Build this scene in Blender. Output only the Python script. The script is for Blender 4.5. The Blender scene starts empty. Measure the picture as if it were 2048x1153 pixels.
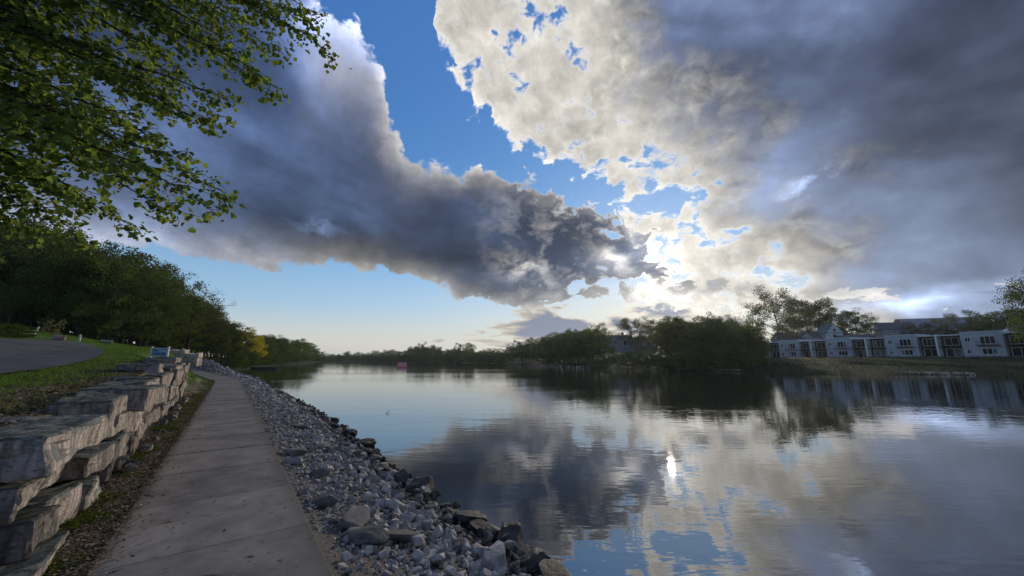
import bpy, bmesh, math, random
import numpy as np
from mathutils import Vector, Matrix, noise as mnoise

scene = bpy.context.scene
COL = scene.collection
R = math.radians
random.seed(7)
rng = np.random.default_rng(7)

# ------------------------------------------------------------------ camera
# world frame: +Y runs along the footpath, +X towards the lake, water at z = 0
HEAD = 36.8                                    # camera heading, degrees right of the path
PITCH = 10.97
CAM_Z = 2.35
FX = 740.0                                     # focal length in pixels of a 2048 px wide picture
hs, hc = math.sin(R(HEAD)), math.cos(R(HEAD))
sp, cp = math.sin(R(PITCH)), math.cos(R(PITCH))
cam_d = bpy.data.cameras.new('camera')
cam = bpy.data.objects.new('camera', cam_d)
COL.objects.link(cam)
cam.location = (0, 0, CAM_Z)
cam.rotation_euler = (R(90 + PITCH), 0, R(-HEAD))
cam_d.sensor_width = 36.0
cam_d.lens = 36.0 * FX / 2048.0
cam_d.clip_start = 0.05
cam_d.clip_end = 6000
scene.camera = cam

def c2w(right, fwd, z=0.0):
    """metres to the right of / ahead of the standing point -> world"""
    return Vector((right * hc + fwd * hs, -right * hs + fwd * hc, z))

def ray(px, py):
    cx, cy = px - 1024.0, 576.5 - py
    return cx, cy * sp * -1 + FX * cp, cy * cp + FX * sp      # right, forward, up

def azel(px, py):
    r, f, u = ray(px, py)
    return math.degrees(math.atan2(r, f)), math.degrees(math.atan2(u, math.hypot(r, f)))

# ------------------------------------------------------------------ light
SUN_AZ, SUN_EL = azel(1312, 528)               # hidden behind thin cloud over the far shore
sun_dir = Vector((math.sin(R(SUN_AZ + HEAD)) * math.cos(R(SUN_EL)),
                  math.cos(R(SUN_AZ + HEAD)) * math.cos(R(SUN_EL)), math.sin(R(SUN_EL))))
sd = bpy.data.lights.new('sun', 'SUN')
sun = bpy.data.objects.new('sun', sd)
COL.objects.link(sun)
sun.rotation_euler = (-sun_dir).to_track_quat('-Z', 'Y').to_euler()
sd.energy = 2.3
sd.angle = R(0.6)
sd.color = (1.0, 0.86, 0.68)

vs = scene.view_settings
vs.view_transform = 'Standard'
vs.look = 'None'
vs.gamma = 1.0
vs.exposure = 0.0
scene.display_settings.display_device = 'sRGB'
scene.cycles.max_bounces = 6
scene.cycles.diffuse_bounces = 3
scene.cycles.glossy_bounces = 3
scene.cycles.transmission_bounces = 4
scene.cycles.transparent_max_bounces = 8
scene.cycles.sample_clamp_indirect = 4.0
scene.cycles.use_denoising = True

# ------------------------------------------------------------------ node maths helper
class Nd:
    """wraps a socket so node trees can be written as arithmetic"""
    def __init__(s, nt, sock): s.nt, s.k = nt, sock
    def _m(s, op, *a, clamp=False):
        n = s.nt.nodes.new('ShaderNodeMath'); n.operation = op; n.use_clamp = clamp
        for i, v in enumerate((s,) + a):
            if isinstance(v, Nd): s.nt.links.new(v.k, n.inputs[i])
            else: n.inputs[i].default_value = v
        return Nd(s.nt, n.outputs[0])
    def __add__(s, o): return s._m('ADD', o)
    __radd__ = __add__
    def __mul__(s, o): return s._m('MULTIPLY', o)
    __rmul__ = __mul__
    def __sub__(s, o): return s._m('SUBTRACT', o)
    def __rsub__(s, o): return (s * -1.0) + o
    def __truediv__(s, o): return s._m('DIVIDE', o)
    def min(s, o): return s._m('MINIMUM', o)
    def max(s, o): return s._m('MAXIMUM', o)
    def smin(s, o, k): return s._m('SMOOTH_MIN', o, k)
    def smax(s, o, k): return s._m('SMOOTH_MAX', o, k)
    def abs(s): return s._m('ABSOLUTE')
    def exp(s): return s._m('EXPONENT')
    def pow(s, e): return s._m('POWER', e)
    def clamp(s): return s._m('ADD', 0.0, clamp=True)
    def sm(s, a, b, c=0.0, d=1.0):
        """smoothstep from a..b onto c..d"""
        n = s.nt.nodes.new('ShaderNodeMapRange'); n.interpolation_type = 'SMOOTHSTEP'
        for nm, v in zip(('Value', 'From Min', 'From Max', 'To Min', 'To Max'), (s, a, b, c, d)):
            if isinstance(v, Nd): s.nt.links.new(v.k, n.inputs[nm])
            else: n.inputs[nm].default_value = v
        return Nd(s.nt, n.outputs[0])
    def curve(s, pts, lo, hi, vlo, vhi):
        """piecewise smooth function through pts, x clamped to lo..hi"""
        t = ((s - lo) * (1.0 / (hi - lo))).clamp()
        n = s.nt.nodes.new('ShaderNodeFloatCurve')
        c = n.mapping.curves[0]
        q = sorted(((x - lo) / (hi - lo), (y - vlo) / (vhi - vlo)) for x, y in pts)
        q = [(min(max(a, 0.0), 1.0), b) for a, b in q]
        c.points[0].location = q[0]; c.points[-1].location = q[-1]
        for a in q[1:-1]: c.points.new(*a)
        n.mapping.clip_min_x, n.mapping.clip_max_x, n.mapping.clip_min_y, n.mapping.clip_max_y = 0, 1, 0, 1
        n.mapping.update()
        s.nt.links.new(t.k, n.inputs['Value'])
        return Nd(s.nt, n.outputs[0]) * (vhi - vlo) + vlo

def vec(nt, x, y, z=0.0):
    n = nt.nodes.new('ShaderNodeCombineXYZ')
    for i, v in enumerate((x, y, z)):
        if isinstance(v, Nd): nt.links.new(v.k, n.inputs[i])
        else: n.inputs[i].default_value = v
    return Nd(nt, n.outputs[0])

def fbm(nt, v, scale, detail=6, rough=0.55, dist=0.0, lac=2.0, dims='3D', kind='FBM'):
    n = nt.nodes.new('ShaderNodeTexNoise'); n.noise_dimensions = dims
    n.noise_type = kind
    if v is not None: nt.links.new(v.k, n.inputs['Vector'])
    n.inputs['Scale'].default_value = scale; n.inputs['Detail'].default_value = detail
    n.inputs['Roughness'].default_value = rough; n.inputs['Distortion'].default_value = dist
    n.inputs['Lacunarity'].default_value = lac
    return Nd(nt, n.outputs[0])

def mix(nt, f, a, b, mode='MIX'):
    n = nt.nodes.new('ShaderNodeMix'); n.data_type = 'RGBA'; n.blend_type = mode; n.clamp_factor = True
    for i, v in ((0, f), (6, a), (7, b)):
        if isinstance(v, Nd): nt.links.new(v.k, n.inputs[i])
        elif i == 0: n.inputs[0].default_value = v
        else: n.inputs[i].default_value = (*v, 1.0)
    return Nd(nt, n.outputs[2])

# ------------------------------------------------------------------ sky
world = bpy.data.worlds.new('World')
scene.world = world
world.use_nodes = True
W = world.node_tree
W.nodes.clear()

def build_sky():
    tc = W.nodes.new('ShaderNodeTexCoord')
    sep = W.nodes.new('ShaderNodeSeparateXYZ')
    W.links.new(tc.outputs['Generated'], sep.inputs[0])
    X, Y, Z = (Nd(W, sep.outputs[i]) for i in range(3))
    rt = X * hc - Y * hs
    fw = X * hs + Y * hc
    A = rt._m('ARCTAN2', fw) * (180 / math.pi)                # azimuth from the lake axis
    E = Z.min(1.0).max(-1.0)._m('ARCSINE') * (180 / math.pi)
    # ---- clear air
    sky = W.nodes.new('ShaderNodeTexSky'); sky.sky_type = 'NISHITA'; sky.sun_disc = False
    sky.sun_elevation = R(SUN_EL); sky.sun_rotation = R(SUN_AZ + HEAD)
    sky.altitude = 200; sky.air_density = 1.0; sky.dust_density = 0.3; sky.ozone_density = 3.0
    hsv = W.nodes.new('ShaderNodeHueSaturation')
    hsv.inputs['Saturation'].default_value = 1.2
    hsv.inputs['Value'].default_value = 0.15
    W.links.new(sky.outputs[0], hsv.inputs['Color'])
    dot = (X * sun_dir.x + Y * sun_dir.y + Z * sun_dir.z).min(1.0).max(-1.0)
    SA = dot._m('ARCCOSINE') * (180 / math.pi)                 # degrees from the sun
    glow = (SA * -0.11).exp()
    glow2 = (SA * -0.03).exp()
    clear = mix(W, E.sm(24.0, 4.0) * 0.7, Nd(W, hsv.outputs[0]), (0.33, 0.52, 0.74))
    clear = mix(W, E.sm(8.5, 1.0) * 0.9, clear, (0.72, 0.69, 0.61))
    clear = mix(W, E.sm(8.0, 45.0) * 0.6, clear, (0.055, 0.185, 0.56))
    clear = mix(W, (SA * -0.04).exp() * E.sm(16.0, 6.0), clear, (0.78, 0.73, 0.62))
    clear = mix(W, (SA * -0.05).exp() * E.sm(6.0, 15.0), clear, (0.17, 0.38, 0.70))

    # ---- noise fields
    def warp_noise(x, y, z, scale, detail, rough):
        n = W.nodes.new('ShaderNodeTexNoise'); n.noise_dimensions = '3D'
        W.links.new(vec(W, x, y, z).k, n.inputs['Vector'])
        n.inputs['Scale'].default_value = scale; n.inputs['Detail'].default_value = detail
        n.inputs['Roughness'].default_value = rough
        q = W.nodes.new('ShaderNodeSeparateColor'); W.links.new(n.outputs['Color'], q.inputs[0])
        return [Nd(W, q.outputs[i]) - 0.5 for i in range(3)]
    wx, wy, wz = warp_noise(A, E * 1.25, 3.7, 0.10, 9, 0.58)
    vx, vy, vz = warp_noise(A * 0.8, E * 1.6, 11.3, 0.028, 4, 0.5)
    A1 = A + wx * 11.0 + vx * 6.0
    E1 = E + wy * 8.0 + vy * 4.0
    A2 = A + wx * 9.0; E2 = E + wy * 7.0
    vo = W.nodes.new('ShaderNodeTexVoronoi'); vo.feature = 'SMOOTH_F1'; vo.voronoi_dimensions = '2D'
    W.links.new(vec(W, A + wx * 4.0, E * 1.2 + wy * 4.0, 0.0).k, vo.inputs['Vector'])
    vo.inputs['Scale'].default_value = 0.22; vo.inputs['Detail'].default_value = 4.0
    vo.inputs['Roughness'].default_value = 0.55; vo.inputs['Smoothness'].default_value = 0.6
    puff = 0.5 - Nd(W, vo.outputs['Distance'])                  # + in the middle of each billow
    soft = fbm(W, vec(W, A * 0.022 + E * 0.008, E * 0.05 + A * 0.01, 9.1), 1.3, 5, 0.5, 0.5) - 0.5
    fine = fbm(W, vec(W, A + wx * 8.0, E * 1.5 + wy * 8.0, 2.2), 0.33, 7, 0.6, 0.2) - 0.5
    streak = fbm(W, vec(W, A * 0.03, E * 0.15, 5.2), 1.4, 6, 0.55, 0.3) - 0.5

    def blob(px, py, rx, ry, rot=0.0, a=A2, e=E2):
        """soft patch of sky, sizes in degrees"""
        ca, ce = azel(px, py)
        c_, s_ = math.cos(R(rot)), math.sin(R(rot))
        u = ((a - ca) * (c_ / rx) + (e - ce) * (s_ / rx))
        v = ((a - ca) * (-s_ / ry) + (e - ce) * (c_ / ry))
        return ((u * u + v * v) * -1.0).exp()

    # ---- left cloud bank between the line top(A) and its base low(A)
    top = A1.curve([azel(*p) for p in ((640, 0), (735, 60), (768, 130), (795, 215), (840, 292), (910, 312), (1010, 330), (1120, 358),
                                       (1220, 392), (1300, 430), (1346, 480), (1368, 540), (1450, 556), (1540, 580), (1620, 600))]
                   + [(-65, 88), (-38, 76), (65, 4)], -65, 65, -10, 90)
    low = A1.curve([azel(*p) for p in ((0, 440), (150, 472), (300, 508), (450, 540), (600, 553), (760, 556), (850, 578), (930, 600),
                                       (1060, 614), (1200, 612), (1300, 606), (1450, 600), (1560, 594), (1640, 598))] + [(-65, 21), (65, 8)], -65, 65, -10, 90)
    dup = (top - E1) * A.sm(-22.0, -6.0, 0.42, 0.85)
    dlo = (E1 - low)
    gaps = blob(1035, 525, 3.2, 1.3, -12) * 3.0 + blob(1215, 520, 3.4, 1.6, -30) * 2.6 + blob(1290, 590, 1.6, 1.0) * 2.0 \
        + blob(1350, 600, 1.8, 0.6) * 2.0 + blob(1090, 350, 1.6, 0.9) * 1.5 + blob(1255, 470, 1.0, 1.4) * 1.2
    brk = A.sm(-10.0, 8.0)
    dL = dup.smin(dlo * 1.1, 0.5) + puff * 1.5 + fine * 2.0 + brk * (fine * 11.0 + wz * 11.0 + streak * 5.0 + 0.1) - gaps - (glow * (1.6 - puff * 3.0 - fine * 10.0)).max(0.0)
    aLp = dL.sm(-0.1, 0.7)
    T = dL.max(0.0)
    upper = (dL.max(0.0) * -1.0 * A.sm(-24.0, 2.0, 0.62, 1.1) + puff * 1.0 + fine * 2.0).exp() * (dlo * 0.2).clamp()
    under = (dlo.max(0.0) * -0.75 + puff * 0.6 + soft * 2.0).exp()
    shoulder = blob(600, 120, 16, 9, 40, A, E) * 0.6
    base = mix(W, E.sm(6, 40), (0.043, 0.064, 0.110), (0.062, 0.098, 0.205))
    lum = ((soft * 4.6 + wz * 1.6 + vz * 0.8 + puff * 0.25).exp() * (1.0 + blob(620, 470, 14, 3.0, -8, A, E) * -0.25 + blob(1010, 420, 4.0, 3.5) * 0.9
           + (blob(640, 455, 3.0, 1.3) * 2.4 * (0.5 + fine * 5.0)).max(0.0) + blob(200, 480, 13, 3.2, -14) * 2.2 + shoulder))
    lit = upper * (0.80 + glow2 * 0.75) + (brk * (fine * 1.1 + wz * 1.1 + 0.03)).max(0.0) + under * (0.52 + glow * 0.8) + (gaps * (0.14 + fine * 1.0)).max(0.0)
    front = SA.sm(72.0, 150.0, 1.0, 2.2)
    lum = lum * front
    colL = mix(W, 1.0, mix(W, 1.0, base, vec(W, lum, lum, lum), 'MULTIPLY'),
               mix(W, 1.0, vec(W, lit, lit, lit), (0.98, 0.91, 0.80), 'MULTIPLY'), 'ADD')

    # ---- right cloud: mottled bright margin running into a grey sheet
    bot = A1.curve([azel(*p) for p in ((850, -40), (874, 100), (900, 165), (965, 222), (1005, 280), (1085, 318), (1180, 345), (1245, 366),
                                       (1258, 430), (1262, 530), (1285, 596), (1420, 622), (1600, 645), (1750, 690), (2048, 716))]
                   + [(-65, 90), (-24, 78), (-14, 56), (65, 0)], -65, 65, -10, 90)
    near = (A + E * 0.62 - 52.0).sm(-18.0, 12.0)
    hole = blob(1330, 402, 3.6, 1.6, 0) * 3.4 + blob(1215, 372, 2.4, 0.8, -20) * 1.5 + blob(1130, 335, 2.5, 1.0) * 1.0 \
        + blob(1600, 565, 3.0, 1.2, 0) * 2.0 + blob(1470, 455, 1.8, 0.5) * 1.6 + blob(1540, 540, 2.0, 0.8) * 1.4
    dR = ((E1 - bot) * A.sm(-16, 0, 0.35, 0.8)).min(2.0 + near * 2.8) + (puff * 1.6 + wz * 10.0 + streak * 4.0 + fine * 8.0) * (1.0 - near * 0.75) - hole
    dR = dR - (glow * (-0.5 - puff * 1.5 - fine * 5.0))
    aRp = dR.sm(-0.45, 1.0)
    thinR = (dR.max(0.0) * -0.75).exp()
    sheet = (A + E * 0.62 - 53.0 + vz * 30.0 + wz * 26.0 + soft * 26.0 + puff * -4.0).sm(-9.0, 8.0)
    mott = 0.40 + thinR * 0.95 + glow * (0.02 + thinR * 0.2) + fine * 1.6 + wz * 1.2
    br = mix(W, 1.0, (0.93, 0.89, 0.845), vec(W, mott, mott, mott * 0.97), 'MULTIPLY')
    lumR = (vz * 3.0 + soft * 4.0 + wz * 1.8).exp() * (1.0 + (blob(1610, 370, 2.2, 1.6, 25) * 3.2 * (0.55 + puff * 1.4 + fine * 4.0)).max(0.0) + blob(1560, 300, 7, 5) * 0.6
            + (blob(1880, 606, 10, 1.0, 8) * 1.3 * (0.6 + streak * 6.0)).max(0.0) + (blob(1690, 632, 8, 1.2, 5) * 1.2 * (0.6 + streak * 5.0)).max(0.0) + blob(1980, 330, 8, 5, 20) * 0.12)
    lumR = lumR * front
    grey = mix(W, 1.0, mix(W, E.sm(3, 40), (0.150, 0.190, 0.280), (0.088, 0.118, 0.205)), vec(W, lumR, lumR, lumR), 'MULTIPLY')
    colR = mix(W, sheet, br, grey)

    # ---- low scattered flat cloud near the horizon
    f1 = fbm(W, vec(W, A * 0.06, E * 0.26, 5.5), 1.7, 8, 0.56, 0.3) - 0.5
    dS = f1 * 11.0 - (E - 4.6).abs() * 0.30 - 0.55 + A.sm(-25, 12, -0.6, 1.3) + blob(1130, 655, 5.0, 1.5) * 1.6
    aS = dS.sm(0.0, 0.7)
    ls = 0.36 + (dS.max(0.0) * -1.0).exp() * 0.34 + glow * 0.5
    colS = mix(W, dS.sm(0.5, 1.7) * 0.9, vec(W, ls, ls * 0.92, ls * 0.79), (0.20, 0.245, 0.36))

    # ---- stack the layers
    col = mix(W, aS, clear, colS)
    col = mix(W, aRp, col, colR)
    col = mix(W, aLp, col, colL)
    # light spilling through the thin cloud around the hidden sun
    disk = ((SA * -0.42).exp() * 1.5 + (SA * -0.13).exp() * 0.05) * (1.0 - aLp * (T * 0.9).clamp() * 0.92) * (1.0 + fine * 3.0)
    col = mix(W, 1.0, col, mix(W, 1.0, vec(W, disk, disk, disk), (1.0, 0.93, 0.8), 'MULTIPLY'), 'ADD')
    bg = W.nodes.new('ShaderNodeBackground')
    W.links.new(col.k, bg.inputs['Color'])
    bg.inputs['Strength'].default_value = 1.0
    out = W.nodes.new('ShaderNodeOutputWorld')
    W.links.new(bg.outputs[0], out.inputs['Surface'])
    world.cycles.sampling_method = 'MANUAL'
    world.cycles.sample_map_resolution = 512

build_sky()

# ------------------------------------------------------------------ mesh helpers
def mesh_np(name, V, F, mat=None, smooth=False):
    """mesh from arrays; F is (m,3) or (m,4)"""
    V = np.asarray(V, dtype=np.float32); F = np.asarray(F, dtype=np.int32)
    me = bpy.data.meshes.new(name)
    me.vertices.add(len(V)); me.vertices.foreach_set('co', V.ravel())
    k = F.shape[1]
    me.loops.add(F.size); me.loops.foreach_set('vertex_index', F.ravel())
    me.polygons.add(len(F)); me.polygons.foreach_set('loop_start', np.arange(0, F.size, k, dtype=np.int32))
    me.polygons.foreach_set('loop_total', np.full(len(F), k, dtype=np.int32))
    me.polygons.foreach_set('use_smooth', np.full(len(F), smooth, dtype=bool))
    me.update(calc_edges=True); me.validate()
    if mat: me.materials.append(mat)
    return me

def link(name, me, parent=None, loc=None, rot=None, scale=None):
    o = bpy.data.objects.new(name, me); COL.objects.link(o)
    if parent is not None: o.parent = parent
    if loc is not None: o.location = loc
    if rot is not None: o.rotation_euler = rot
    if scale is not None: o.scale = scale
    return o

def tag(o, label=None, cat=None, group=None, kind=None):
    if label: o['label'] = label
    if cat: o['category'] = cat
    if group: o['group'] = group
    if kind: o['kind'] = kind
    return o

def empty(name, loc=(0, 0, 0), rz=0.0):
    o = bpy.data.objects.new(name, None); COL.objects.link(o)
    o.location = loc; o.rotation_euler = (0, 0, rz); o.empty_display_size = 0.2
    return o

class MB:
    """collects boxes, prisms and tubes into one mesh"""
    def __init__(s): s.v, s.f = [], []
    def quadbox(s, c8):
        b = len(s.v); s.v += [tuple(p) for p in c8]
        s.f += [tuple(b + i for i in q) for q in ((0, 3, 2, 1), (4, 5, 6, 7), (0, 1, 5, 4), (1, 2, 6, 5), (2, 3, 7, 6), (3, 0, 4, 7))]
        return s
    def box(s, x0, x1, y0, y1, z0, z1):
        return s.quadbox([(x0, y0, z0), (x1, y0, z0), (x1, y1, z0), (x0, y1, z0), (x0, y0, z1), (x1, y0, z1), (x1, y1, z1), (x0, y1, z1)])
    def poly(s, base, top):
        """prism between two equal rings"""
        b = len(s.v); n = len(base); s.v += [tuple(p) for p in base] + [tuple(p) for p in top]
        s.f += [tuple(b + i for i in reversed(range(n))), tuple(b + n + i for i in range(n))]
        s.f += [(b + i, b + (i + 1) % n, b + n + (i + 1) % n, b + n + i) for i in range(n)]
        return s
    def tube(s, pts, rad, n=6):
        pts = [Vector(p) for p in pts]; b = len(s.v); ref = Vector((0.31, 0.77, 0.55))
        for i, p in enumerate(pts):
            d = (pts[min(i + 1, len(pts) - 1)] - pts[max(i - 1, 0)])
            d = d.normalized() if d.length > 1e-9 else Vector((0, 0, 1))
            u = d.cross(ref); u = u.normalized() if u.length > 1e-4 else d.orthogonal().normalized()
            w = d.cross(u); r = rad[i] if isinstance(rad, (list, tuple)) else rad
            for k in range(n):
                a = 2 * math.pi * k / n
                s.v.append(tuple(p + (u * math.cos(a) + w * math.sin(a)) * r))
        for i in range(len(pts) - 1):
            for k in range(n):
                s.f.append((b + i * n + k, b + i * n + (k + 1) % n, b + (i + 1) * n + (k + 1) % n, b + (i + 1) * n + k))
        s.f.append(tuple(b + k for k in reversed(range(n))))
        e = b + (len(pts) - 1) * n
        s.f.append(tuple(e + k for k in range(n)))
        return s
    def mesh(s, name, mat, smooth=False, bevel=0.0):
        me = bpy.data.meshes.new(name)
        me.from_pydata(s.v, [], s.f)
        if bevel:
            bm = bmesh.new(); bm.from_mesh(me)
            bmesh.ops.bevel(bm, geom=list(bm.edges), offset=bevel, segments=2, affect='EDGES', profile=0.6)
            bm.to_mesh(me); bm.free()
        me.validate(); me.update()
        if smooth: me.polygons.foreach_set('use_smooth', np.ones(len(me.polygons), dtype=bool))
        if mat: me.materials.append(mat)
        return me
    def obj(s, name, mat, parent=None, smooth=False, bevel=0.0, **k):
        return link(name, s.mesh(name, mat, smooth, bevel), parent, **k)

# ------------------------------------------------------------------ materials
def new_mat(name, spec=0.12):
    m = bpy.data.materials.new(name); m.use_nodes = True
    nt = m.node_tree; b = nt.nodes['Principled BSDF']
    b.inputs['Specular IOR Level'].default_value = spec
    return m, nt, b
def setc(nt, sock, v):
    if isinstance(v, Nd): nt.links.new(v.k, sock)
    elif isinstance(v, (tuple, list)): sock.default_value = (*v, 1.0)
    else: sock.default_value = v
def coords(nt, which='Object'):
    n = nt.nodes.new('ShaderNodeTexCoord'); return Nd(nt, n.outputs[which])
def wpos(nt):
    n = nt.nodes.new('ShaderNodeNewGeometry'); return Nd(nt, n.outputs['Position'])
def xyz(nt, v):
    n = nt.nodes.new('ShaderNodeSeparateXYZ'); nt.links.new(v.k, n.inputs[0])
    return [Nd(nt, n.outputs[i]) for i in range(3)]
def mapping(nt, v, scale):
    n = nt.nodes.new('ShaderNodeMapping'); nt.links.new(v.k, n.inputs[0]); n.inputs['Scale'].default_value = scale
    return Nd(nt, n.outputs[0])
def bump(nt, h, b, strength=0.5, dist=0.02):
    n = nt.nodes.new('ShaderNodeBump'); n.inputs['Strength'].default_value = strength; n.inputs['Distance'].default_value = dist
    nt.links.new(h.k, n.inputs['Height']); nt.links.new(n.outputs[0], b.inputs['Normal'])
def island(nt):
    n = nt.nodes.new('ShaderNodeNewGeometry'); return Nd(nt, n.outputs['Random Per Island'])
def objrand(nt):
    n = nt.nodes.new('ShaderNodeObjectInfo'); return Nd(nt, n.outputs['Random'])

def simple(name, col, rough=0.7, var=0.15, scale=4.0, metal=0.0, bmp=0.0):
    m, nt, b = new_mat(name)
    n = fbm(nt, coords(nt), scale, 5, 0.6)
    f = (n - 0.5) * (var * 4.0) + 1.0
    setc(nt, b.inputs['Base Color'], mix(nt, 1.0, tuple(col), vec(nt, f, f, f), 'MULTIPLY'))
    b.inputs['Roughness'].default_value = rough; b.inputs['Metallic'].default_value = metal
    if bmp: bump(nt, n, b, bmp)
    return m

def leaf_mat(name, c0, c1, trans=0.35):
    m, nt, b = new_mat(name)
    col = mix(nt, island(nt), c0, c1)
    ob = objrand(nt) * 0.5 + 0.75
    col = mix(nt, 1.0, col, vec(nt, ob, ob, ob), 'MULTIPLY')
    out = nt.nodes['Material Output']
    d = nt.nodes.new('ShaderNodeBsdfDiffuse'); t = nt.nodes.new('ShaderNodeBsdfTranslucent')
    nt.links.new(col.k, d.inputs[0]); nt.links.new(mix(nt, 1.0, col, (1.25, 1.2, 0.55), 'MULTIPLY').k, t.inputs[0])
    x = nt.nodes.new('ShaderNodeMixShader'); x.inputs[0].default_value = trans
    nt.links.new(d.outputs[0], x.inputs[1]); nt.links.new(t.outputs[0], x.inputs[2])
    nt.links.new(x.outputs[0], out.inputs['Surface'])
    nt.nodes.remove(b)
    return m

def stone_mat(name, c0, c1, rough=0.85, scale=6.0, streak=False, wet=False):
    """weathered limestone; colour drifts from piece to piece"""
    m, nt, b = new_mat(name)
    p = wpos(nt)
    n = fbm(nt, p, scale, 7, 0.65)
    big = fbm(nt, p, scale * 0.22, 4, 0.6)
    r = island(nt) * 0.5 + objrand(nt) * 0.5
    col = mix(nt, (n - 0.5) * 2.2 + 0.5, c0, c1)
    g = r * 0.8 + 0.55
    col = mix(nt, 1.0, col, vec(nt, g, g, g), 'MULTIPLY')
    col = mix(nt, (big - 0.52) * 4.0, col, tuple(0.55 * x for x in c0))
    if wet:                                                      # algae line just above the water
        pz_ = xyz(nt, p)[2]
        col = mix(nt, (pz_ + (n - 0.5) * 0.4).sm(0.34, 0.12) * 0.9, col, (0.03, 0.03, 0.026))
        col = mix(nt, (objrand(nt) * 0.5 + island(nt) * 0.5 + (big - 0.5)).sm(0.62, 0.95) * 0.6, col, (0.36, 0.28, 0.20))
    setc(nt, b.inputs['Base Color'], col)
    b.inputs['Roughness'].default_value = rough
    fine = fbm(nt, p, scale * 5, 5, 0.65)
    bump(nt, fine + n * 2.0, b, 0.5, 0.012)
    return m

M = {}
def wall_stone():
    m, nt, b = new_mat('wall_limestone')
    g = nt.nodes.new('ShaderNodeNewGeometry'); p = Nd(nt, g.outputs['Position'])
    nz = xyz(nt, Nd(nt, g.outputs['Normal']))[2]
    st = fbm(nt, mapping(nt, p, (13, 13, 1.3)), 1.0, 4, 0.55, 0.0)            # vertical streaks of tone down the quarried faces
    n = fbm(nt, p, 7.0, 8, 0.68)
    big = fbm(nt, p, 1.6, 5, 0.6)
    sp = fbm(nt, p, 34.0, 4, 0.7)
    face = mix(nt, (st - 0.5) * 4.5 + 0.5, (0.23, 0.20, 0.175), (0.64, 0.565, 0.515))
    face = mix(nt, (n - 0.53) * 8.0, face, (0.09, 0.088, 0.088))
    face = mix(nt, (sp - 0.55) * 5.0, face, (0.62, 0.54, 0.50))
    face = mix(nt, (big - 0.60) * 5.0, face, (0.36, 0.28, 0.17))
    top = mix(nt, (n - 0.5) * 4.0 + 0.4, (0.060, 0.070, 0.066), (0.28, 0.30, 0.295))
    top = mix(nt, (sp - 0.56) * 7.0, top, (0.08, 0.12, 0.08))
    col = mix(nt, (nz + (n - 0.5) * 2.2).sm(0.10, 0.55), face, top)
    rr = objrand(nt) * 0.62 + 0.48
    setc(nt, b.inputs['Base Color'], mix(nt, 1.0, col, vec(nt, rr, rr, rr), 'MULTIPLY'))
    b.inputs['Roughness'].default_value = 0.9
    bump(nt, n * 2.2 + st * 0.5 + sp * 0.9, b, 1.0, 0.035)
    return m
M['wall'] = wall_stone()
M['white_stone'] = stone_mat('riprap_stone', (0.22, 0.22, 0.222), (0.56, 0.55, 0.535), scale=14.0, wet=True)
M['dark_stone'] = stone_mat('dark_boulder_stone', (0.022, 0.022, 0.024), (0.10, 0.097, 0.093), rough=0.6, scale=7.0)
M['grey_stone'] = stone_mat('grey_rock', (0.09, 0.09, 0.093), (0.26, 0.255, 0.25), scale=7.0)
M['pink_stone'] = stone_mat('pink_granite', (0.26, 0.15, 0.13), (0.44, 0.30, 0.27), scale=5.0)
M['pale_stone'] = stone_mat('pale_wall_stone', (0.30, 0.26, 0.22), (0.66, 0.58, 0.50), scale=3.0)

def concrete():
    m, nt, b = new_mat('concrete')
    p = wpos(nt); x, y, z = xyz(nt, p)
    n = fbm(nt, p, 2.2, 8, 0.62); f = fbm(nt, p, 60.0, 4, 0.7); big = fbm(nt, p, 0.55, 4, 0.5)
    col = mix(nt, (n - 0.5) * 3.0 + 0.5, (0.15, 0.139, 0.127), (0.285, 0.266, 0.245))
    col = mix(nt, (f - 0.60) * 9.0, col, (0.11, 0.10, 0.095))
    col = mix(nt, (big - 0.52) * 3.0, col, (0.20, 0.19, 0.172))
    r = objrand(nt) * 0.22 + 0.88
    col = mix(nt, 1.0, col, vec(nt, r, r, r), 'MULTIPLY')
    # an old oily stain on the slab at the walker's feet, and dirt washed along both edges
    u = (x + 0.02) * 7.5 + (n - 0.5) * 2.0; v = (y - 3.86) * 13.0 + (n - 0.5) * 2.0
    col = mix(nt, (u * u + v * v).sm(1.3, 0.5) * 0.85, col, (0.04, 0.036, 0.033))
    edge = (x - 0.06).abs() + (n - 0.5) * 0.5
    col = mix(nt, edge.sm(0.60, 0.82) * y.sm(40.0, 30.0) * 0.6, col, (0.085, 0.076, 0.06))
    sp = fbm(nt, p, 11.0, 3, 0.6)
    col = mix(nt, (sp - 0.64) * 12.0, col, (0.07, 0.062, 0.05))
    pale = fbm(nt, p, 17.0, 3, 0.6)
    col = mix(nt, (pale - 0.66) * 8.0, col, (0.36, 0.345, 0.32))
    setc(nt, b.inputs['Base Color'], col)
    b.inputs['Roughness'].default_value = 0.88
    bump(nt, f + n * 2.0, b, 0.35, 0.006)
    return m
M['concrete'] = concrete()
M['joint'] = simple('joint_dirt', (0.03, 0.027, 0.024), 0.95, 0.3, 30)

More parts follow.
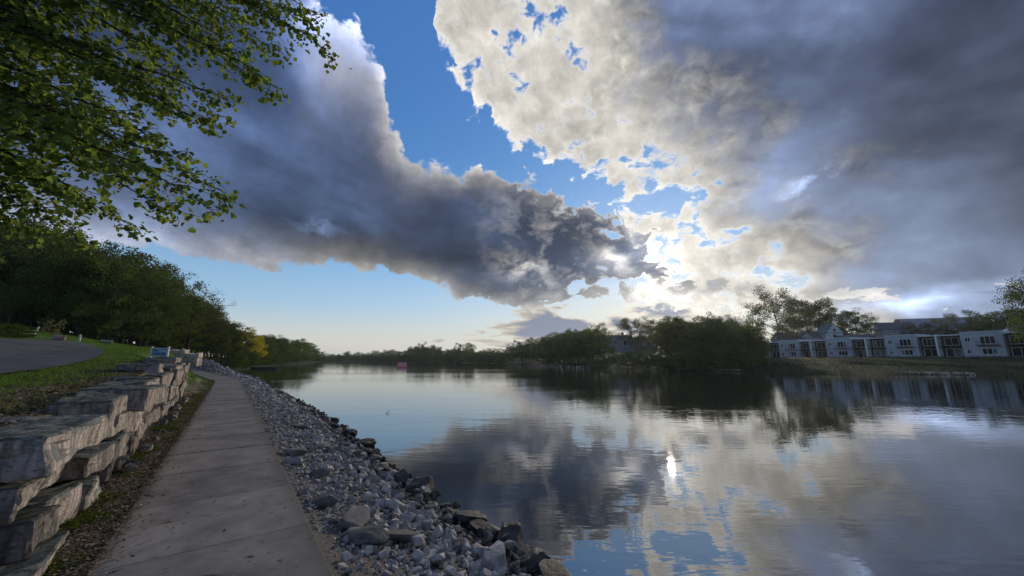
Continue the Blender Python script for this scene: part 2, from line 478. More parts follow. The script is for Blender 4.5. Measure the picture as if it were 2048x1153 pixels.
def soil():
    """ground sheet: short grass, with bare litter along the wall and gravel by the path"""
    m, nt, b = new_mat('ground_cover')
    p = wpos(nt); x, y, z = xyz(nt, p)
    n = fbm(nt, p, 1.3, 7, 0.65); f = fbm(nt, p, 22.0, 5, 0.7); big = fbm(nt, p, 0.12, 4, 0.55)
    grass = mix(nt, (n - 0.5) * 3.0 + 0.5, (0.055, 0.105, 0.022), (0.105, 0.18, 0.04))
    grass = mix(nt, (big - 0.5) * 3.0, grass, (0.10, 0.13, 0.035))
    dry = mix(nt, (f - 0.5) * 3.0 + 0.5, (0.09, 0.065, 0.035), (0.26, 0.20, 0.115))
    dry = mix(nt, (n - 0.5) * 4.0, dry, (0.075, 0.095, 0.03))
    bare = (x + (n - 0.5) * 2.4 + (big - 0.5) * 1.0).sm(-3.6, -2.4) * y.sm(30.0, 20.0) * x.sm(6.0, 5.0)
    grav = mix(nt, (f - 0.5) * 4.0 + 0.5, (0.075, 0.062, 0.048), (0.24, 0.20, 0.155))
    col = mix(nt, bare, grass, dry)
    col = mix(nt, x.sm(-1.75, -1.5) * x.sm(6.0, 5.0) * y.sm(42.0, 30.0), col, grav)
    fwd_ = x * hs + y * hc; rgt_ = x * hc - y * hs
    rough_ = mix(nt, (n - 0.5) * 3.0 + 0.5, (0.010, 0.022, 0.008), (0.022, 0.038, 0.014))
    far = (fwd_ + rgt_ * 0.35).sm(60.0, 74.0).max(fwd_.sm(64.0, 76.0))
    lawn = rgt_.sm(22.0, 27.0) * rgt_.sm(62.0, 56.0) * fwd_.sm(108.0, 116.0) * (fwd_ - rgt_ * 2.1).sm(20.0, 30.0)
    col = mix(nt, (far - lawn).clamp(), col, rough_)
    setc(nt, b.inputs['Base Color'], col)
    b.inputs['Roughness'].default_value = 0.95
    bump(nt, f + n, b, 0.7, 0.04)
    return m
M['ground'] = soil()
def asphalt():
    m, nt, b = new_mat('asphalt')
    p = wpos(nt); n = fbm(nt, p, 0.8, 7, 0.6); f = fbm(nt, p, 40.0, 4, 0.7)
    col = mix(nt, (n - 0.5) * 2.5 + 0.5, (0.055, 0.055, 0.06), (0.115, 0.115, 0.125))
    col = mix(nt, (f - 0.58) * 6.0, col, (0.17, 0.17, 0.175))
    setc(nt, b.inputs['Base Color'], col); b.inputs['Roughness'].default_value = 0.85
    bump(nt, f, b, 0.5, 0.01)
    return m
M['asphalt'] = asphalt()
M['bank'] = simple('bank_gravel', (0.11, 0.10, 0.09), 0.95, 0.35, 18, bmp=0.8)
M['bark'] = simple('bark', (0.055, 0.045, 0.036), 0.95, 0.35, 7, bmp=0.8)
M['bark_pale'] = simple('pale_bark', (0.12, 0.105, 0.085), 0.95, 0.35, 7, bmp=0.8)
M['leaf_near'] = leaf_mat('poplar_leaf', (0.115, 0.175, 0.055), (0.27, 0.36, 0.13), 0.55)
M['leaf_dark'] = leaf_mat('leaf_dark', (0.050, 0.076, 0.028), (0.120, 0.155, 0.055), 0.3)
M['leaf_mid'] = leaf_mat('leaf_mid', (0.062, 0.105, 0.030), (0.14, 0.19, 0.058), 0.35)
M['leaf_olive'] = leaf_mat('leaf_olive', (0.075, 0.082, 0.03), (0.15, 0.15, 0.055), 0.35)
M['leaf_yellow'] = leaf_mat('leaf_yellow', (0.26, 0.26, 0.03), (0.50, 0.43, 0.06), 0.45)
M['leaf_pale'] = leaf_mat('leaf_blossom', (0.18, 0.19, 0.10), (0.42, 0.38, 0.26), 0.3)
M['grass'] = leaf_mat('grass_blade', (0.060, 0.125, 0.022), (0.155, 0.24, 0.05), 0.35)
M['litter'] = leaf_mat('dead_leaf', (0.07, 0.052, 0.036), (0.36, 0.30, 0.225), 0.1)
M['weed'] = leaf_mat('weed_leaf', (0.05, 0.09, 0.018), (0.12, 0.17, 0.035), 0.35)

def water():
    m, nt, b = new_mat('lake_water', 0.5)
    p = wpos(nt)
    x, y, z = xyz(nt, p)
    u = x * hc - y * hs; v = x * hs + y * hc                     # wind blows down the lake
    w1 = fbm(nt, vec(nt, u * 0.30, v * 1.0, 0.0), 2.0, 3, 0.5, 0.3)
    w2 = fbm(nt, vec(nt, u * 0.30, v * 0.8, 4.0), 0.35, 2, 0.5, 0.2)
    ruffle = fbm(nt, vec(nt, u * 0.012, v * 0.05, 2.0), 1.0, 4, 0.6)
    amp = ruffle.sm(0.40, 0.62, 0.35, 1.0)
    w0 = fbm(nt, vec(nt, u * 0.45, v * 1.0, 8.0), 5.0, 2, 0.5, 0.2)
    h = (w1 * 0.022 + w2 * 0.035 + w0 * 0.014) * amp
    b.inputs['Base Color'].default_value = (0.012, 0.016, 0.017, 1)
    b.inputs['Roughness'].default_value = 0.015
    b.inputs['IOR'].default_value = 3.2
    n = nt.nodes.new('ShaderNodeBump'); n.inputs['Strength'].default_value = 1.0; n.inputs['Distance'].default_value = 0.35
    nt.links.new(h.k, n.inputs['Height']); nt.links.new(n.outputs[0], b.inputs['Normal'])
    return m
M['water'] = water()

# ------------------------------------------------------------------ lie of the land
def sst(x, a, b):
    t = np.clip((np.asarray(x, dtype=float) - a) / (b - a), 0, 1); return t * t * (3 - 2 * t)

PATH_HALF = 0.754
def path_c(s):
    s = np.asarray(s, dtype=float); return 0.064 - 0.040 * np.maximum(s - 35, 0) ** 1.5
def path_z(s): return 0.75 + 0.95 * sst(s, 38, 72)
def wall_line(s):
    s = np.asarray(s, dtype=float); return np.where(s < 4.65, -2.35, -1.12 - 0.024 * (s - 5))
WALL_END = 23.0
WATERLINE = [(-300, 3.0), (-10, 3.0), (6, 3.0), (10, 3.1), (18, 3.4), (28, 3.2), (40, 3.0), (46, 2.8), (62, 1.9), (75, 1.0), (84, 0.3), (100, 1.2), (122, 4.4)]
def wl(s): return np.interp(s, [a for a, _ in WATERLINE], [b for _, b in WATERLINE])

lake = [(b, a) for a, b in WATERLINE]
for r, f in ((-100, 163), (-135, 253), (-188, 372), (-300, 500), (-430, 600), (-470, 720), (-380, 640), (-243, 490), (-105, 355), (-45.5, 277),
             (-7, 225), (2, 172), (13.9, 138), (24.7, 106), (32.9, 91), (40.7, 80), (47, 68), (54, 61.5), (64, 59), (76, 56), (92, 42), (112, 10), (140, -60), (150, -300)):
    q = c2w(r, f); lake.append((q.x, q.y))
LAKE = np.array(lake)
def shore_dist(x, y):
    """signed distance to the lake shore, + on land; second value True on the path side"""
    x = np.asarray(x, dtype=float); y = np.asarray(y, dtype=float)
    best = np.full(x.shape, 1e9); inside = np.zeros(x.shape, dtype=bool)
    n = len(LAKE)
    for i in range(n):
        ax, ay = LAKE[i]; bx, by = LAKE[(i + 1) % n]
        dx, dy = bx - ax, by - ay
        t = np.clip(((x - ax) * dx + (y - ay) * dy) / (dx * dx + dy * dy), 0, 1)
        best = np.minimum(best, np.hypot(x - ax - t * dx, y - ay - t * dy))
        if ay != by:
            c = ((ay > y) != (by > y)) & (x < (bx - ax) * (y - ay) / (by - ay) + ax)
            inside ^= c
    return np.where(inside, -best, best)

def lawn_z(l, s):
    return 1.75 + 0.047 * np.clip(s - 9, 0, 29) + 0.06 * np.clip(-l - 3, 0, 30) + 0.13 * np.clip(-l - 6, 0, 60)

def land(l, s):
    l = np.asarray(l, dtype=float); s = np.asarray(s, dtype=float)
    l, s = np.broadcast_arrays(l, s)
    d = shore_dist(l, s)
    right = l * hc - s * hs; fwd = l * hs + s * hc
    az = np.degrees(np.arctan2(right, np.maximum(fwd, 1e-3)))
    # path side
    pc, pz, w = path_c(s), path_z(s), wl(s)
    re, le = pc + PATH_HALF, pc - PATH_HALF
    g = lawn_z(l, s)
    bank = (pz - 0.05) * np.clip((w - l) / np.maximum(w - re, 0.3), -1.5, 1) - 0.02
    low = pz - 0.03
    behind = l < wall_line(s) - 0.42
    left_wall = np.where(behind, g - 0.03, low)
    left_open = low + (g - low) * sst(le - 0.25 - l, 0, 3.2)
    left = np.where(s < WALL_END, left_wall, left_open)
    near = np.where(l > re, bank, np.where(l < le, left, low))
    far_left = np.minimum(g + 0.02 * np.clip(-l, 0, 60), 0.25 + 0.30 * d)
    k = sst(s, 74, 92)
    zl = near * (1 - k) + far_left * k
    # far side
    b1 = 1.3 * sst(d, 0, 12) + 1.8 * sst(d, 22, 50) + 7.0 * sst(d, 95, 150)
    b2 = 1.8 * sst(d, 0, 8) + 6.2 * sst(d, 12, 60)
    kb = sst(az, 25, 33)
    zr = b1 * kb + b2 * (1 - kb)
    zr = zr + 6.0 * sst(d, 90, 260) * (1 - kb)
    pathside = np.where(s < 122, l < 40, (right < np.interp(fwd, [100, 163, 253, 372, 500, 720], [-40, -72, -105, -160, -300, -470])))
    z = np.where(pathside, zl, zr)
    z = np.where(d < 0, np.where(pathside & (s < 80) & (l < 12), np.maximum(bank, -1.4), np.maximum(-1.4, d * 0.3)), z)
    return z

def land1(x, y): return float(land(np.array([x]), np.array([y]))[0])

def hit(px, py, t0=0.002, t1=0.6):
    """where the sight line of a picture point meets the land"""
    r, f, u = ray(px, py)
    ts = np.geomspace(t0, t1, 900)
    x = ts * (r * hc + f * hs); y = ts * (-r * hs + f * hc); z = CAM_Z + ts * u
    k = np.argmax(z <= np.maximum(land(x, y), 0.0))
    return Vector((x[k], y[k], max(float(land(x[k:k + 1], y[k:k + 1])[0]), 0.0)))

def spread(fine, lo, hi, grow=1.16):
    out = list(fine)
    st = fine[1] - fine[0]
    while out[0] > lo: st *= grow; out.insert(0, out[0] - st)
    st = fine[-1] - fine[-2]
    while out[-1] < hi: st *= grow; out.append(out[-1] + st)
    return np.array(out)

def build_ground():
    ls = spread(list(np.arange(-12, 4.6, 0.2)), -1500, 1500)
    ss = spread(list(np.arange(1, 60, 0.35)), -700, 2400)
    Lg, Sg = np.meshgrid(ls, ss)
    Z = land(Lg.ravel(), Sg.ravel())
    jit = np.array([mnoise.noise(Vector((a * 0.35, b * 0.35, 1.0))) for a, b in zip(Lg.ravel(), Sg.ravel())])
    onp = np.abs(Lg.ravel() - path_c(Sg.ravel())) < 1.0
    Z = Z + jit * np.where(onp, 0.0, 0.04)
    nl, ns = len(ls), len(ss)
    i = np.arange(ns - 1)[:, None] * nl + np.arange(nl - 1)[None, :]
    F = np.stack([i, i + 1, i + nl + 1, i + nl], -1).reshape(-1, 4)
    o = link('ground', mesh_np('ground', np.stack([Lg.ravel(), Sg.ravel(), Z], -1), F, M['ground'], True))
    tag(o, 'grassy lake banks and hills', kind='structure')
build_ground()
wm = mesh_np('water', [(-2600, -900, 0), (2600, -900, 0), (2600, 3200, 0), (-2600, 3200, 0)], [(0, 1, 2, 3)], M['water'])
tag(link('water', wm), 'calm lake mirroring the evening clouds', kind='structure')

# ------------------------------------------------------------------ footpath
def build_path():
    joints = [4.47 - 1.47 * 5 + 1.47 * k for k in range(0, 60)]
    V, F = [], []
    ss = np.linspace(joints[0], joints[-1], 160)
    for s in ss:
        c, z = float(path_c(s)), float(path_z(s))
        V += [(c - PATH_HALF + 0.02, s, z - 0.03), (c + PATH_HALF - 0.02, s, z - 0.03)]
    F = [(2 * i, 2 * i + 1, 2 * i + 3, 2 * i + 2) for i in range(len(ss) - 1)]
    path = tag(link('path', mesh_np('path', V, F, M['joint'])), 'grey concrete footpath along the lake', kind='structure')
    r2 = random.Random(5)
    for a, b in zip(joints, joints[1:]):
        a2, b2 = a + 0.008, b - 0.008
        m = MB(); q = []
        dz = r2.uniform(-0.004, 0.004)
        for z_ in (-0.11, 0.0):
            for s, sg in ((a2, -1), (a2, 1), (b2, 1), (b2, -1)):
                q.append((float(path_c(s)) + sg * (PATH_HALF + r2.uniform(-0.006, 0.006)), s, float(path_z(s)) + z_ + dz * (1 if s == a2 else -1)))
        m.quadbox(q)
        m.obj('concrete_slab', M['concrete'], path, bevel=0.010 if a < 14 else 0.0)
build_path()

# ------------------------------------------------------------------ stones
def hull_stone(seed, n=18, sq=(1, 1, 1), box=0.0):
    """angular broken stone of unit size"""
    q = random.Random(seed); bm = bmesh.new()
    for _ in range(n):
        v = Vector((q.gauss(0, 1), q.gauss(0, 1), q.gauss(0, 1))).normalized() * q.uniform(0.86, 1.0)
        if box: v = v.lerp(Vector([max(-0.72, min(0.72, c * 1.5)) for c in v]), box)
        bm.verts.new((v.x * sq[0], v.y * sq[1], v.z * sq[2]))
    r = bmesh.ops.convex_hull(bm, input=bm.verts)
    bmesh.ops.delete(bm, geom=[g for g in r['geom_interior'] if isinstance(g, bmesh.types.BMVert)], context='VERTS')
    bmesh.ops.triangulate(bm, faces=bm.faces)
    bm.normal_update()
    return bm
def bm_arrays(bm):
    bm.verts.index_update()
    V = np.array([v.co[:] for v in bm.verts]); F = np.array([[v.index for v in f.verts] for f in bm.faces]); return V, F
def rot_mats(n, tilt=math.pi):
    e = rng.uniform(-1, 1, (n, 3)) * np.array([tilt, tilt, math.pi])
    cx, sx, cy, sy, cz, sz = (f(e[:, i]) for i in range(3) for f in (np.cos, np.sin))
    Rx = np.zeros((n, 3, 3)); Ry = Rx.copy(); Rz = Rx.copy()
    Rx[:, 0, 0] = 1; Rx[:, 1, 1] = cx; Rx[:, 1, 2] = -sx; Rx[:, 2, 1] = sx; Rx[:, 2, 2] = cx
    Ry[:, 1, 1] = 1; Ry[:, 0, 0] = cy; Ry[:, 0, 2] = sy; Ry[:, 2, 0] = -sy; Ry[:, 2, 2] = cy
    Rz[:, 2, 2] = 1; Rz[:, 0, 0] = cz; Rz[:, 0, 1] = -sz; Rz[:, 1, 0] = sz; Rz[:, 1, 1] = cz
    return Rz @ Ry @ Rx
def scatter(name, temps, pos, size, mat, tilt=math.pi, flat=False, parent=None):
    """many copies of small templates joined into one mesh"""
    n = len(pos); Rm = rot_mats(n, tilt); which = rng.integers(0, len(temps), n)
    Vs, Fs, base = [], [], 0
    for k, (tv, tf) in enumerate(temps):
        idx = np.where(which == k)[0]
        if not len(idx): continue
        sz = size[idx][:, None, None] if size.ndim == 1 else size[idx][:, None, :]
        v = np.einsum('nij,vj->nvi', Rm[idx], tv) * sz + pos[idx][:, None, :]
        f = tf[None] + (np.arange(len(idx)) * len(tv))[:, None, None] + base
        Vs.append(v.reshape(-1, 3)); Fs.append(f.reshape(-1, tf.shape[1])); base += len(idx) * len(tv)
    return link(name, mesh_np(name, np.concatenate(Vs), np.concatenate(Fs), mat), parent)

def riprap_z(l, s):
    l = np.asarray(l); s = np.asarray(s)
    pc, pz, w = path_c(s), path_z(s), wl(s); re = pc + PATH_HALF
    hump = 1.25 * sst(s, 44, 62) * np.clip(1 - np.abs((l - re) / np.maximum(w - re, 0.5) - 0.36) / 0.36, 0, 1)
    return (pz - 0.05) * np.clip((w - l) / np.maximum(w - re, 0.3), -0.6, 1) + hump

def build_riprap():
    ss = np.concatenate([np.arange(-8, 50, 0.5), np.arange(50, 90, 1.0)]); us = np.linspace(0, 1.35, 9)
    V = []
    for s in ss:
        re, w = float(path_c(s)) + PATH_HALF + 0.005, float(wl(s))
        for u in us:
            l = re + (w - re) * u
            V.append((l, s, float(riprap_z(l, s)) + 0.01))
    n = len(us); F = [(i * n + k, i * n + k + 1, (i + 1) * n + k + 1, (i + 1) * n + k) for i in range(len(ss) - 1) for k in range(n - 1)]
    bank = tag(link('riprap_bank', mesh_np('riprap_bank', V, F, M['bank'], True)), 'bank of broken pale limestone between path and lake', kind='structure')
    # two layers of stones, sizes growing towards the water
    P, S = [], []
    def layer(s0, s1, step, smin, smax, lift, keep=1.0, u1=1.12):
        for s in np.arange(s0, s1, step):
            re, w = float(path_c(s)) + PATH_HALF, float(wl(s))
            for l in np.arange(re + 0.05, re + (w - re) * u1, step):
                if rng.random() > keep: continue
                l2 = l + rng.uniform(-0.5, 0.5) * step; s2 = s + rng.uniform(-0.5, 0.5) * step
                if l2 < re + 0.06: continue
                u = (l2 - re) / (w - re)
                sz = (smin + (smax - smin) * rng.random() ** 1.6) * (0.45 + 0.7 * min(u * 1.7, 1)) * (1.0 if rng.random() > 0.10 else 1.6)
                P.append((l2, s2, float(riprap_z(l2, s2)) + lift * sz)); S.append(sz)
    layer(1.0, 22, 0.098, 0.036, 0.070, 0.35)
    layer(1.0, 22, 0.145, 0.05, 0.09, 0.85, 0.75, 1.0)
    layer(1.0, 16, 0.05, 0.018, 0.044, 0.45, 0.9, 0.36)
    layer(22, 48, 0.155, 0.06, 0.11, 0.4)
    layer(22, 48, 0.22, 0.06, 0.11, 0.9, 0.6, 1.0)
    layer(48, 88, 0.30, 0.12, 0.21, 0.5)
    P, S = np.array(P), np.array(S)
    temps = []
    for k in range(10):
        bm = hull_stone(100 + k, 10, (1, rng.uniform(0.6, 0.95), rng.uniform(0.42, 0.75)), 0.5); temps.append(bm_arrays(bm)); bm.free()
    # the 300 that show largest are stones of their own
    d = np.linalg.norm(P - np.array([0, 0, CAM_Z]), axis=1)
    fw_ = P[:, 0] * hs + P[:, 1] * hc; rt_ = P[:, 0] * hc - P[:, 1] * hs
    upc = (P[:, 2] - CAM_Z)
    dep = fw_ * cp + upc * sp; vy = (upc * cp - fw_ * sp) / np.maximum(dep, 0.01)
    seen = (vy > -0.80) & (np.abs(rt_ / np.maximum(dep, 0.01)) < 1.4)
    order = np.argsort(-(S / d) * seen)
    big = order[:300]; rest = np.ones(len(P), bool); rest[big] = False
    protos = []
    for k in range(12):
        bm = hull_stone(300 + k, 12, (1, rng.uniform(0.6, 0.95), rng.uniform(0.45, 0.8)), 0.6)
        bmesh.ops.bevel(bm, geom=[e for e in bm.edges if e.calc_face_angle(0) > 0.35], offset=0.045, segments=1, affect='EDGES')
        me = bpy.data.meshes.new('stone'); bm.to_mesh(me); bm.free(); me.materials.append(M['white_stone']); protos.append(me)
    for k, i in enumerate(big):
        link('stone', protos[k % 12], bank, tuple(P[i]), (rng.uniform(-0.7, 0.7), rng.uniform(-0.7, 0.7), rng.uniform(0, 6.3)), (S[i] * 1.1,) * 3)
    o = scatter('small_stones', temps, P[rest], S[rest] * 1.12, M['white_stone'], 0.9, parent=bank)
    tag(o, kind='stuff')
    print('riprap', len(P))
    return bank
bank = build_riprap()

def boulder_mesh(seed, sq, mat, sub=2, rough=0.10):
    bm = hull_stone(seed, 15, (1, 1, 1), 0.4)
    bmesh.ops.bevel(bm, geom=[e for e in bm.edges if e.calc_face_angle(0) > 0.3], offset=0.06, segments=1, affect='EDGES')
    bmesh.ops.triangulate(bm, faces=bm.faces)
    bmesh.ops.subdivide_edges(bm, edges=bm.edges, cuts=sub, use_grid_fill=True)
    for v in bm.verts:
        q = v.co * 2.3 + Vector((seed * 1.7, 0, 0))
        v.co += v.co.normalized() * rough * (mnoise.fractal(q, 0.9, 2.1, 4))
        v.co = Vector((v.co.x * sq[0], v.co.y * sq[1], v.co.z * sq[2]))
    bmesh.ops.triangulate(bm, faces=bm.faces)
    me = bpy.data.meshes.new('boulder'); bm.to_mesh(me); bm.free(); me.materials.append(mat)
    me.polygons.foreach_set('use_smooth', np.zeros(len(me.polygons), dtype=bool))
    return me

def build_boulders():
    protos = [boulder_mesh(500 + k, sq, M['dark_stone']) for k, sq in enumerate(((1, .72, .55), (1, .8, .62), (1, .6, .45), (.95, .8, .5), (1, .55, .6)))]
    greys = []
    for me in protos:
        c = me.copy(); c.materials.clear(); c.materials.append(M['grey_stone']); greys.append(c)
    def put(px, py, half, label, k, wat=True, group=None, lift=0.25, rz=None, flat=1.0, pr=None):
        r, f, u = ray(px, py)
        if wat:
            t = (CAM_Z - 0.02) / -u; p = Vector((t * (r * hc + f * hs), t * (-r * hs + f * hc), 0.0))
        else:
            ts = np.geomspace(0.003, 0.2, 800); x = ts * (r * hc + f * hs); y = ts * (-r * hs + f * hc); z = CAM_Z + ts * u
            i = int(np.argmax(z <= np.maximum(riprap_z(x, y) + 0.06, 0))); t = ts[i]; p = Vector((x[i], y[i], float(riprap_z(x[i], y[i]))))
        sz = half * t
        o = link('boulder', (pr or protos)[k % 5], None, (p.x, p.y, p.z + lift * sz), (random.uniform(-.2, .2), random.uniform(-.2, .2), random.uniform(0, 6.3) if rz is None else rz), (sz, sz, sz * flat))
        tag(o, label, 'boulder', group)
    # dark wet boulders at the water's edge
    put(836, 992, 42, 'big dark boulder standing out in the water off the stone bank', 1, rz=0.6, lift=0.3)
    put(846, 1008, 30, 'low wet boulder against the big one standing in the water', 2, rz=2.0, lift=0.1)
    put(668, 842, 14, 'small pointed boulder alone in the lake off the bank', 4, rz=0.2, lift=0.15)
    g = 'dark boulders along the waterline'
    lab = 'dark wet boulder bedded along the waterline of the stone bank'
    for i, (x, y, h) in enumerate(((1062, 1140, 44), (1015, 1098, 40), (985, 1082, 34), (940, 1052, 36), (905, 1040, 22), (800, 975, 30), (772, 955, 24), (745, 925, 20),
                                   (728, 896, 22), (712, 890, 16), (700, 872, 15), (672, 862, 14), (655, 850, 12), (640, 842, 14), (622, 830, 13), (604, 818, 12), (588, 808, 10),
                                   (570, 798, 10), (556, 789, 9), (540, 781, 8), (526, 775, 8), (512, 770, 7), (498, 765, 7), (1108, 1168, 42), (690, 858, 10), (618, 838, 9), (665, 868, 8), (1040, 1120, 30), (962, 1068, 28), (880, 1030, 26), (865, 1024, 20), (822, 985, 22), (790, 962, 18), (758, 940, 18), (738, 910, 15), (685, 866, 12), (648, 846, 11), (630, 836, 10), (596, 813, 10), (578, 803, 9), (563, 794, 8), (548, 785, 8))):
        put(x, y, h * 1.25, lab, i, group=g, lift=0.32)
    # larger grey rocks lying among the white stones
    g = 'large grey rocks among the white stones'
    lab = 'large grey rock lying among the smaller white stones of the bank'
    for i, (x, y, h, f) in enumerate(((648, 1006, 36, .8), (705, 1046, 52, .7), (735, 1080, 58, .7), (800, 1075, 46, .5), (592, 908, 30, .6), (588, 925, 26, .5), (636, 950, 26, .35),
                                      (646, 897, 24, .4), (596, 855, 20, .4), (675, 905, 24, .5), (848, 1035, 34, .5), (905, 1085, 30, .4), (560, 840, 14, .5), (780, 990, 26, .5))):
        put(x, y, h, lab, i, wat=False, group=g, lift=0.32, flat=max(f, .55), pr=greys)
build_boulders()

# ------------------------------------------------------------------ stacked limestone wall
def block_mesh(seed, L, D, H, mat, cuts=5, rough=0.035):
    """quarried block L x D x H centred on its base"""
    q = random.Random(seed); bm = bmesh.new()
    bmesh.ops.create_cube(bm, size=1.0)
    for v in bm.verts:
        v.co = Vector((v.co.x * D * q.uniform(0.86, 1.06), v.co.y * L * q.uniform(0.90, 1.03), (v.co.z + 0.5) * H * (q.uniform(0.84, 1.05) if v.co.z > 0 else 1.0)))
    bmesh.ops.bevel(bm, geom=list(bm.edges), offset=min(H, D) * 0.07, segments=1, affect='EDGES')
    bmesh.ops.triangulate(bm, faces=[f for f in bm.faces if len(f.verts) > 4])
    bmesh.ops.subdivide_edges(bm, edges=[e for e in bm.edges if e.calc_length() > 0.12], cuts=cuts, use_grid_fill=True)
    off = Vector((seed * 3.1, seed * 1.3, 0))
    for v in bm.verts:
        p = v.co + off
        a = mnoise.fractal(p * 2.2, 1.0, 2.0, 3) * rough * 1.6 + mnoise.fractal(p * 9, 0.8, 2.2, 3) * rough * 0.55
        vd = mnoise.voronoi(Vector((p.x * 3.4, p.y * 3.4, p.z * 2.6)))[0]
        c = (vd[1] - vd[0]) * rough * 1.1 - rough * 0.3 + mnoise.cell(Vector((p.x * 3, p.y * 3, p.z * 2.2))) * rough * 0.55
        n = Vector((v.co.x / D, v.co.y / L, (v.co.z - H / 2) / H)).normalized()
        v.co += n * (a + c - rough * 0.4)
    bmesh.ops.triangulate(bm, faces=bm.faces)
    me = bpy.data.meshes.new('stone_block'); bm.to_mesh(me); bm.free(); me.materials.append(mat)
    return me

def build_wall():
    w = tag(empty('retaining_wall', (-1.3, 5, 0.72)), 'dry stacked wall of big limestone blocks beside the footpath', 'wall')
    bpy.context.view_layer.update()
    inv = Matrix.Translation((1.3, -5, -0.72))
    q = random.Random(11); seed = [40]
    def blk(l_front, s0, s1, z0, z1, depth, yaw=0.0, tilt=0.0, cuts=4):
        seed[0] += 1
        me = block_mesh(seed[0], s1 - s0, depth, z1 - z0, M['wall'], cuts)
        p = inv @ Vector((l_front - depth / 2, (s0 + s1) / 2, z0))
        link('stone_block', me, w, p, (tilt, q.uniform(-.03, .03), yaw))
    # the end nearest the walker, block by block
    blk(-0.93, 4.15, 5.45, 0.66, 0.86, 1.05, -0.05)
    blk(-1.02, 4.72, 5.35, 0.85, 1.13, 1.3, 0.06)
    blk(-1.16, 4.78, 5.62, 1.12, 1.43, 1.2, 0.02)
    blk(-1.07, 4.82, 6.62, 1.42, 1.76, 1.25, -0.02, 0.01, 5)
    blk(-1.24, 5.66, 6.25, 1.10, 1.41, 0.9, 0.08)
    blk(-1.13, 5.40, 6.10, 0.72, 1.10, 0.9, -0.08)
    blk(-1.02, 6.14, 6.95, 0.72, 1.02, 0.8, 0.10)
    blk(-1.05, 6.40, 7.30, 1.02, 1.30, 0.85, -0.04)
    # above and behind: the next big slab stands proud
    blk(-1.20, 7.05, 9.00, 1.50, 1.85, 0.58, 0.05, 0.0, 5)
    blk(-1.26, 7.35, 8.30, 1.25, 1.53, 1.0, 0.03)
    blk(-1.22, 8.34, 9.10, 1.20, 1.52, 1.0, -0.05)
    blk(-1.10, 7.40, 8.20, 0.72, 1.24, 0.8, 0.12)
    blk(-1.16, 8.25, 9.15, 0.72, 1.20, 0.8, -0.04)
    blk(-0.98, 8.05, 8.45, 0.72, 0.92, 0.4, 0.5)
    s = 9.1
    while s < WALL_END:
        hgt = 1.86 + 0.028 * (s - 9)
        z = 0.70; c = 0; courses = 3 if s < 16 else 4
        Ls = q.uniform(1.2, 2.0)
        for c in range(courses):
            z1 = 0.70 + (hgt - 0.70) * (c + 1) / courses
            if c == courses - 1: parts = [(s, s + Ls)]
            else:
                cut = s + Ls * q.uniform(0.35, 0.65); parts = [(s, cut - 0.01), (cut + 0.01, s + Ls)]
            for a, b in parts:
                lf = float(wall_line(a)) + q.uniform(-0.13, 0.10) + (0.08 if c == courses - 1 else 0.0)
                blk(lf, a + 0.01, b - 0.01, z + q.uniform(-.02, .0), z1 + (q.uniform(-.02, .06) if c == courses - 1 else 0.0), q.uniform(0.75, 1.1), q.uniform(-.07, .07), 0.0, 3)
            z = z1
        if s > 15 and q.random() < 0.8:
            blk(float(wall_line(s)) - 0.25, s + 0.1, s + Ls - 0.2, hgt + 0.02, hgt + q.uniform(0.16, 0.28), 1.0, q.uniform(-.1, .1), 0.0, 3)
        s += Ls
    # short return joining the set-back stretch
    for k in range(3): blk(-1.95 + 0.05 * k, 3.95, 4.80, 0.70 + 0.34 * k, 1.04 + 0.34 * k, 1.0, q.uniform(-.06, .06), 0.0, 3)
    # set-back stretch beside the walker
    s = -7.0
    while s < 4.0:
        Ls = q.uniform(1.2, 1.8); z = 0.70
        for c in range(3):
            z1 = z + 0.36
            blk(-2.35 + q.uniform(-.08, .06), s + 0.01, s + Ls - 0.01, z, z1, 0.9, q.uniform(-.05, .05), 0.0, 3); z = z1
        s += Ls
    # pale flat stone propped on the wall top
    m = MB(); m.poly([(-.16, -.22, 0), (.15, -.2, 0), (.2, .16, 0), (-.1, .22, 0)], [(-.1, -.1, .10), (.08, -.12, .09), (.1, .06, .24), (-.07, .1, .17)])
    o = m.obj('loose_stone', M['pale_stone'], None, bevel=0.02); o.location = (-1.55, 13.3, 2.03)
    tag(o, 'pale pointed loose stone lying on top of the stacked wall', 'stone')
build_wall()

# rubble stones at the foot of the wall
def build_rubble():
    g = 'rubble stones at the foot of the wall'
    for i in range(34):
        s = rng.uniform(7.2, 21); l = float(wall_line(s)) + rng.uniform(0.02, 0.22) + (0.08 if s > 10 else 0)
        sz = rng.uniform(0.06, 0.16)
        o = link('rubble_stone', boulder_mesh(700 + i % 7, (1, .75, .7), M['wall'], 1, 0.06) if i < 7 else bpy.data.meshes[RUB[i % 7]], None,
                 (l, s, 0.73 + sz * 0.4), (rng.uniform(-.6, .6), rng.uniform(-.6, .6), rng.uniform(0, 6)), (sz,) * 3)
        if i < 7: RUB.append(o.data.name)
        tag(o, 'small broken stone lying at the foot of the stacked wall', 'stone', g)
RUB = []
build_rubble()

# ------------------------------------------------------------------ litter, grass, weeds
def leaf_temp(kind=0):
    if kind == 0:   # curled dead leaf
        V = np.array([(-.5, 0, .05), (0, -.32, .0), (.5, 0, .12), (0, .32, .06)]); F = np.array([(0, 1, 2), (0, 2, 3)])
    elif kind == 1: # chip
        V = np.array([(-.5, -.2, 0), (.5, -.25, .05), (.45, .25, .1), (-.4, .2, .03)]); F = np.array([(0, 1, 2), (0, 2, 3)])
    else:           # grass blade
        V = np.array([(-.06, 0, 0), (.06, 0, 0), (.10, .28, 1.0)]); F = np.array([(0, 1, 2)])
    return V, F

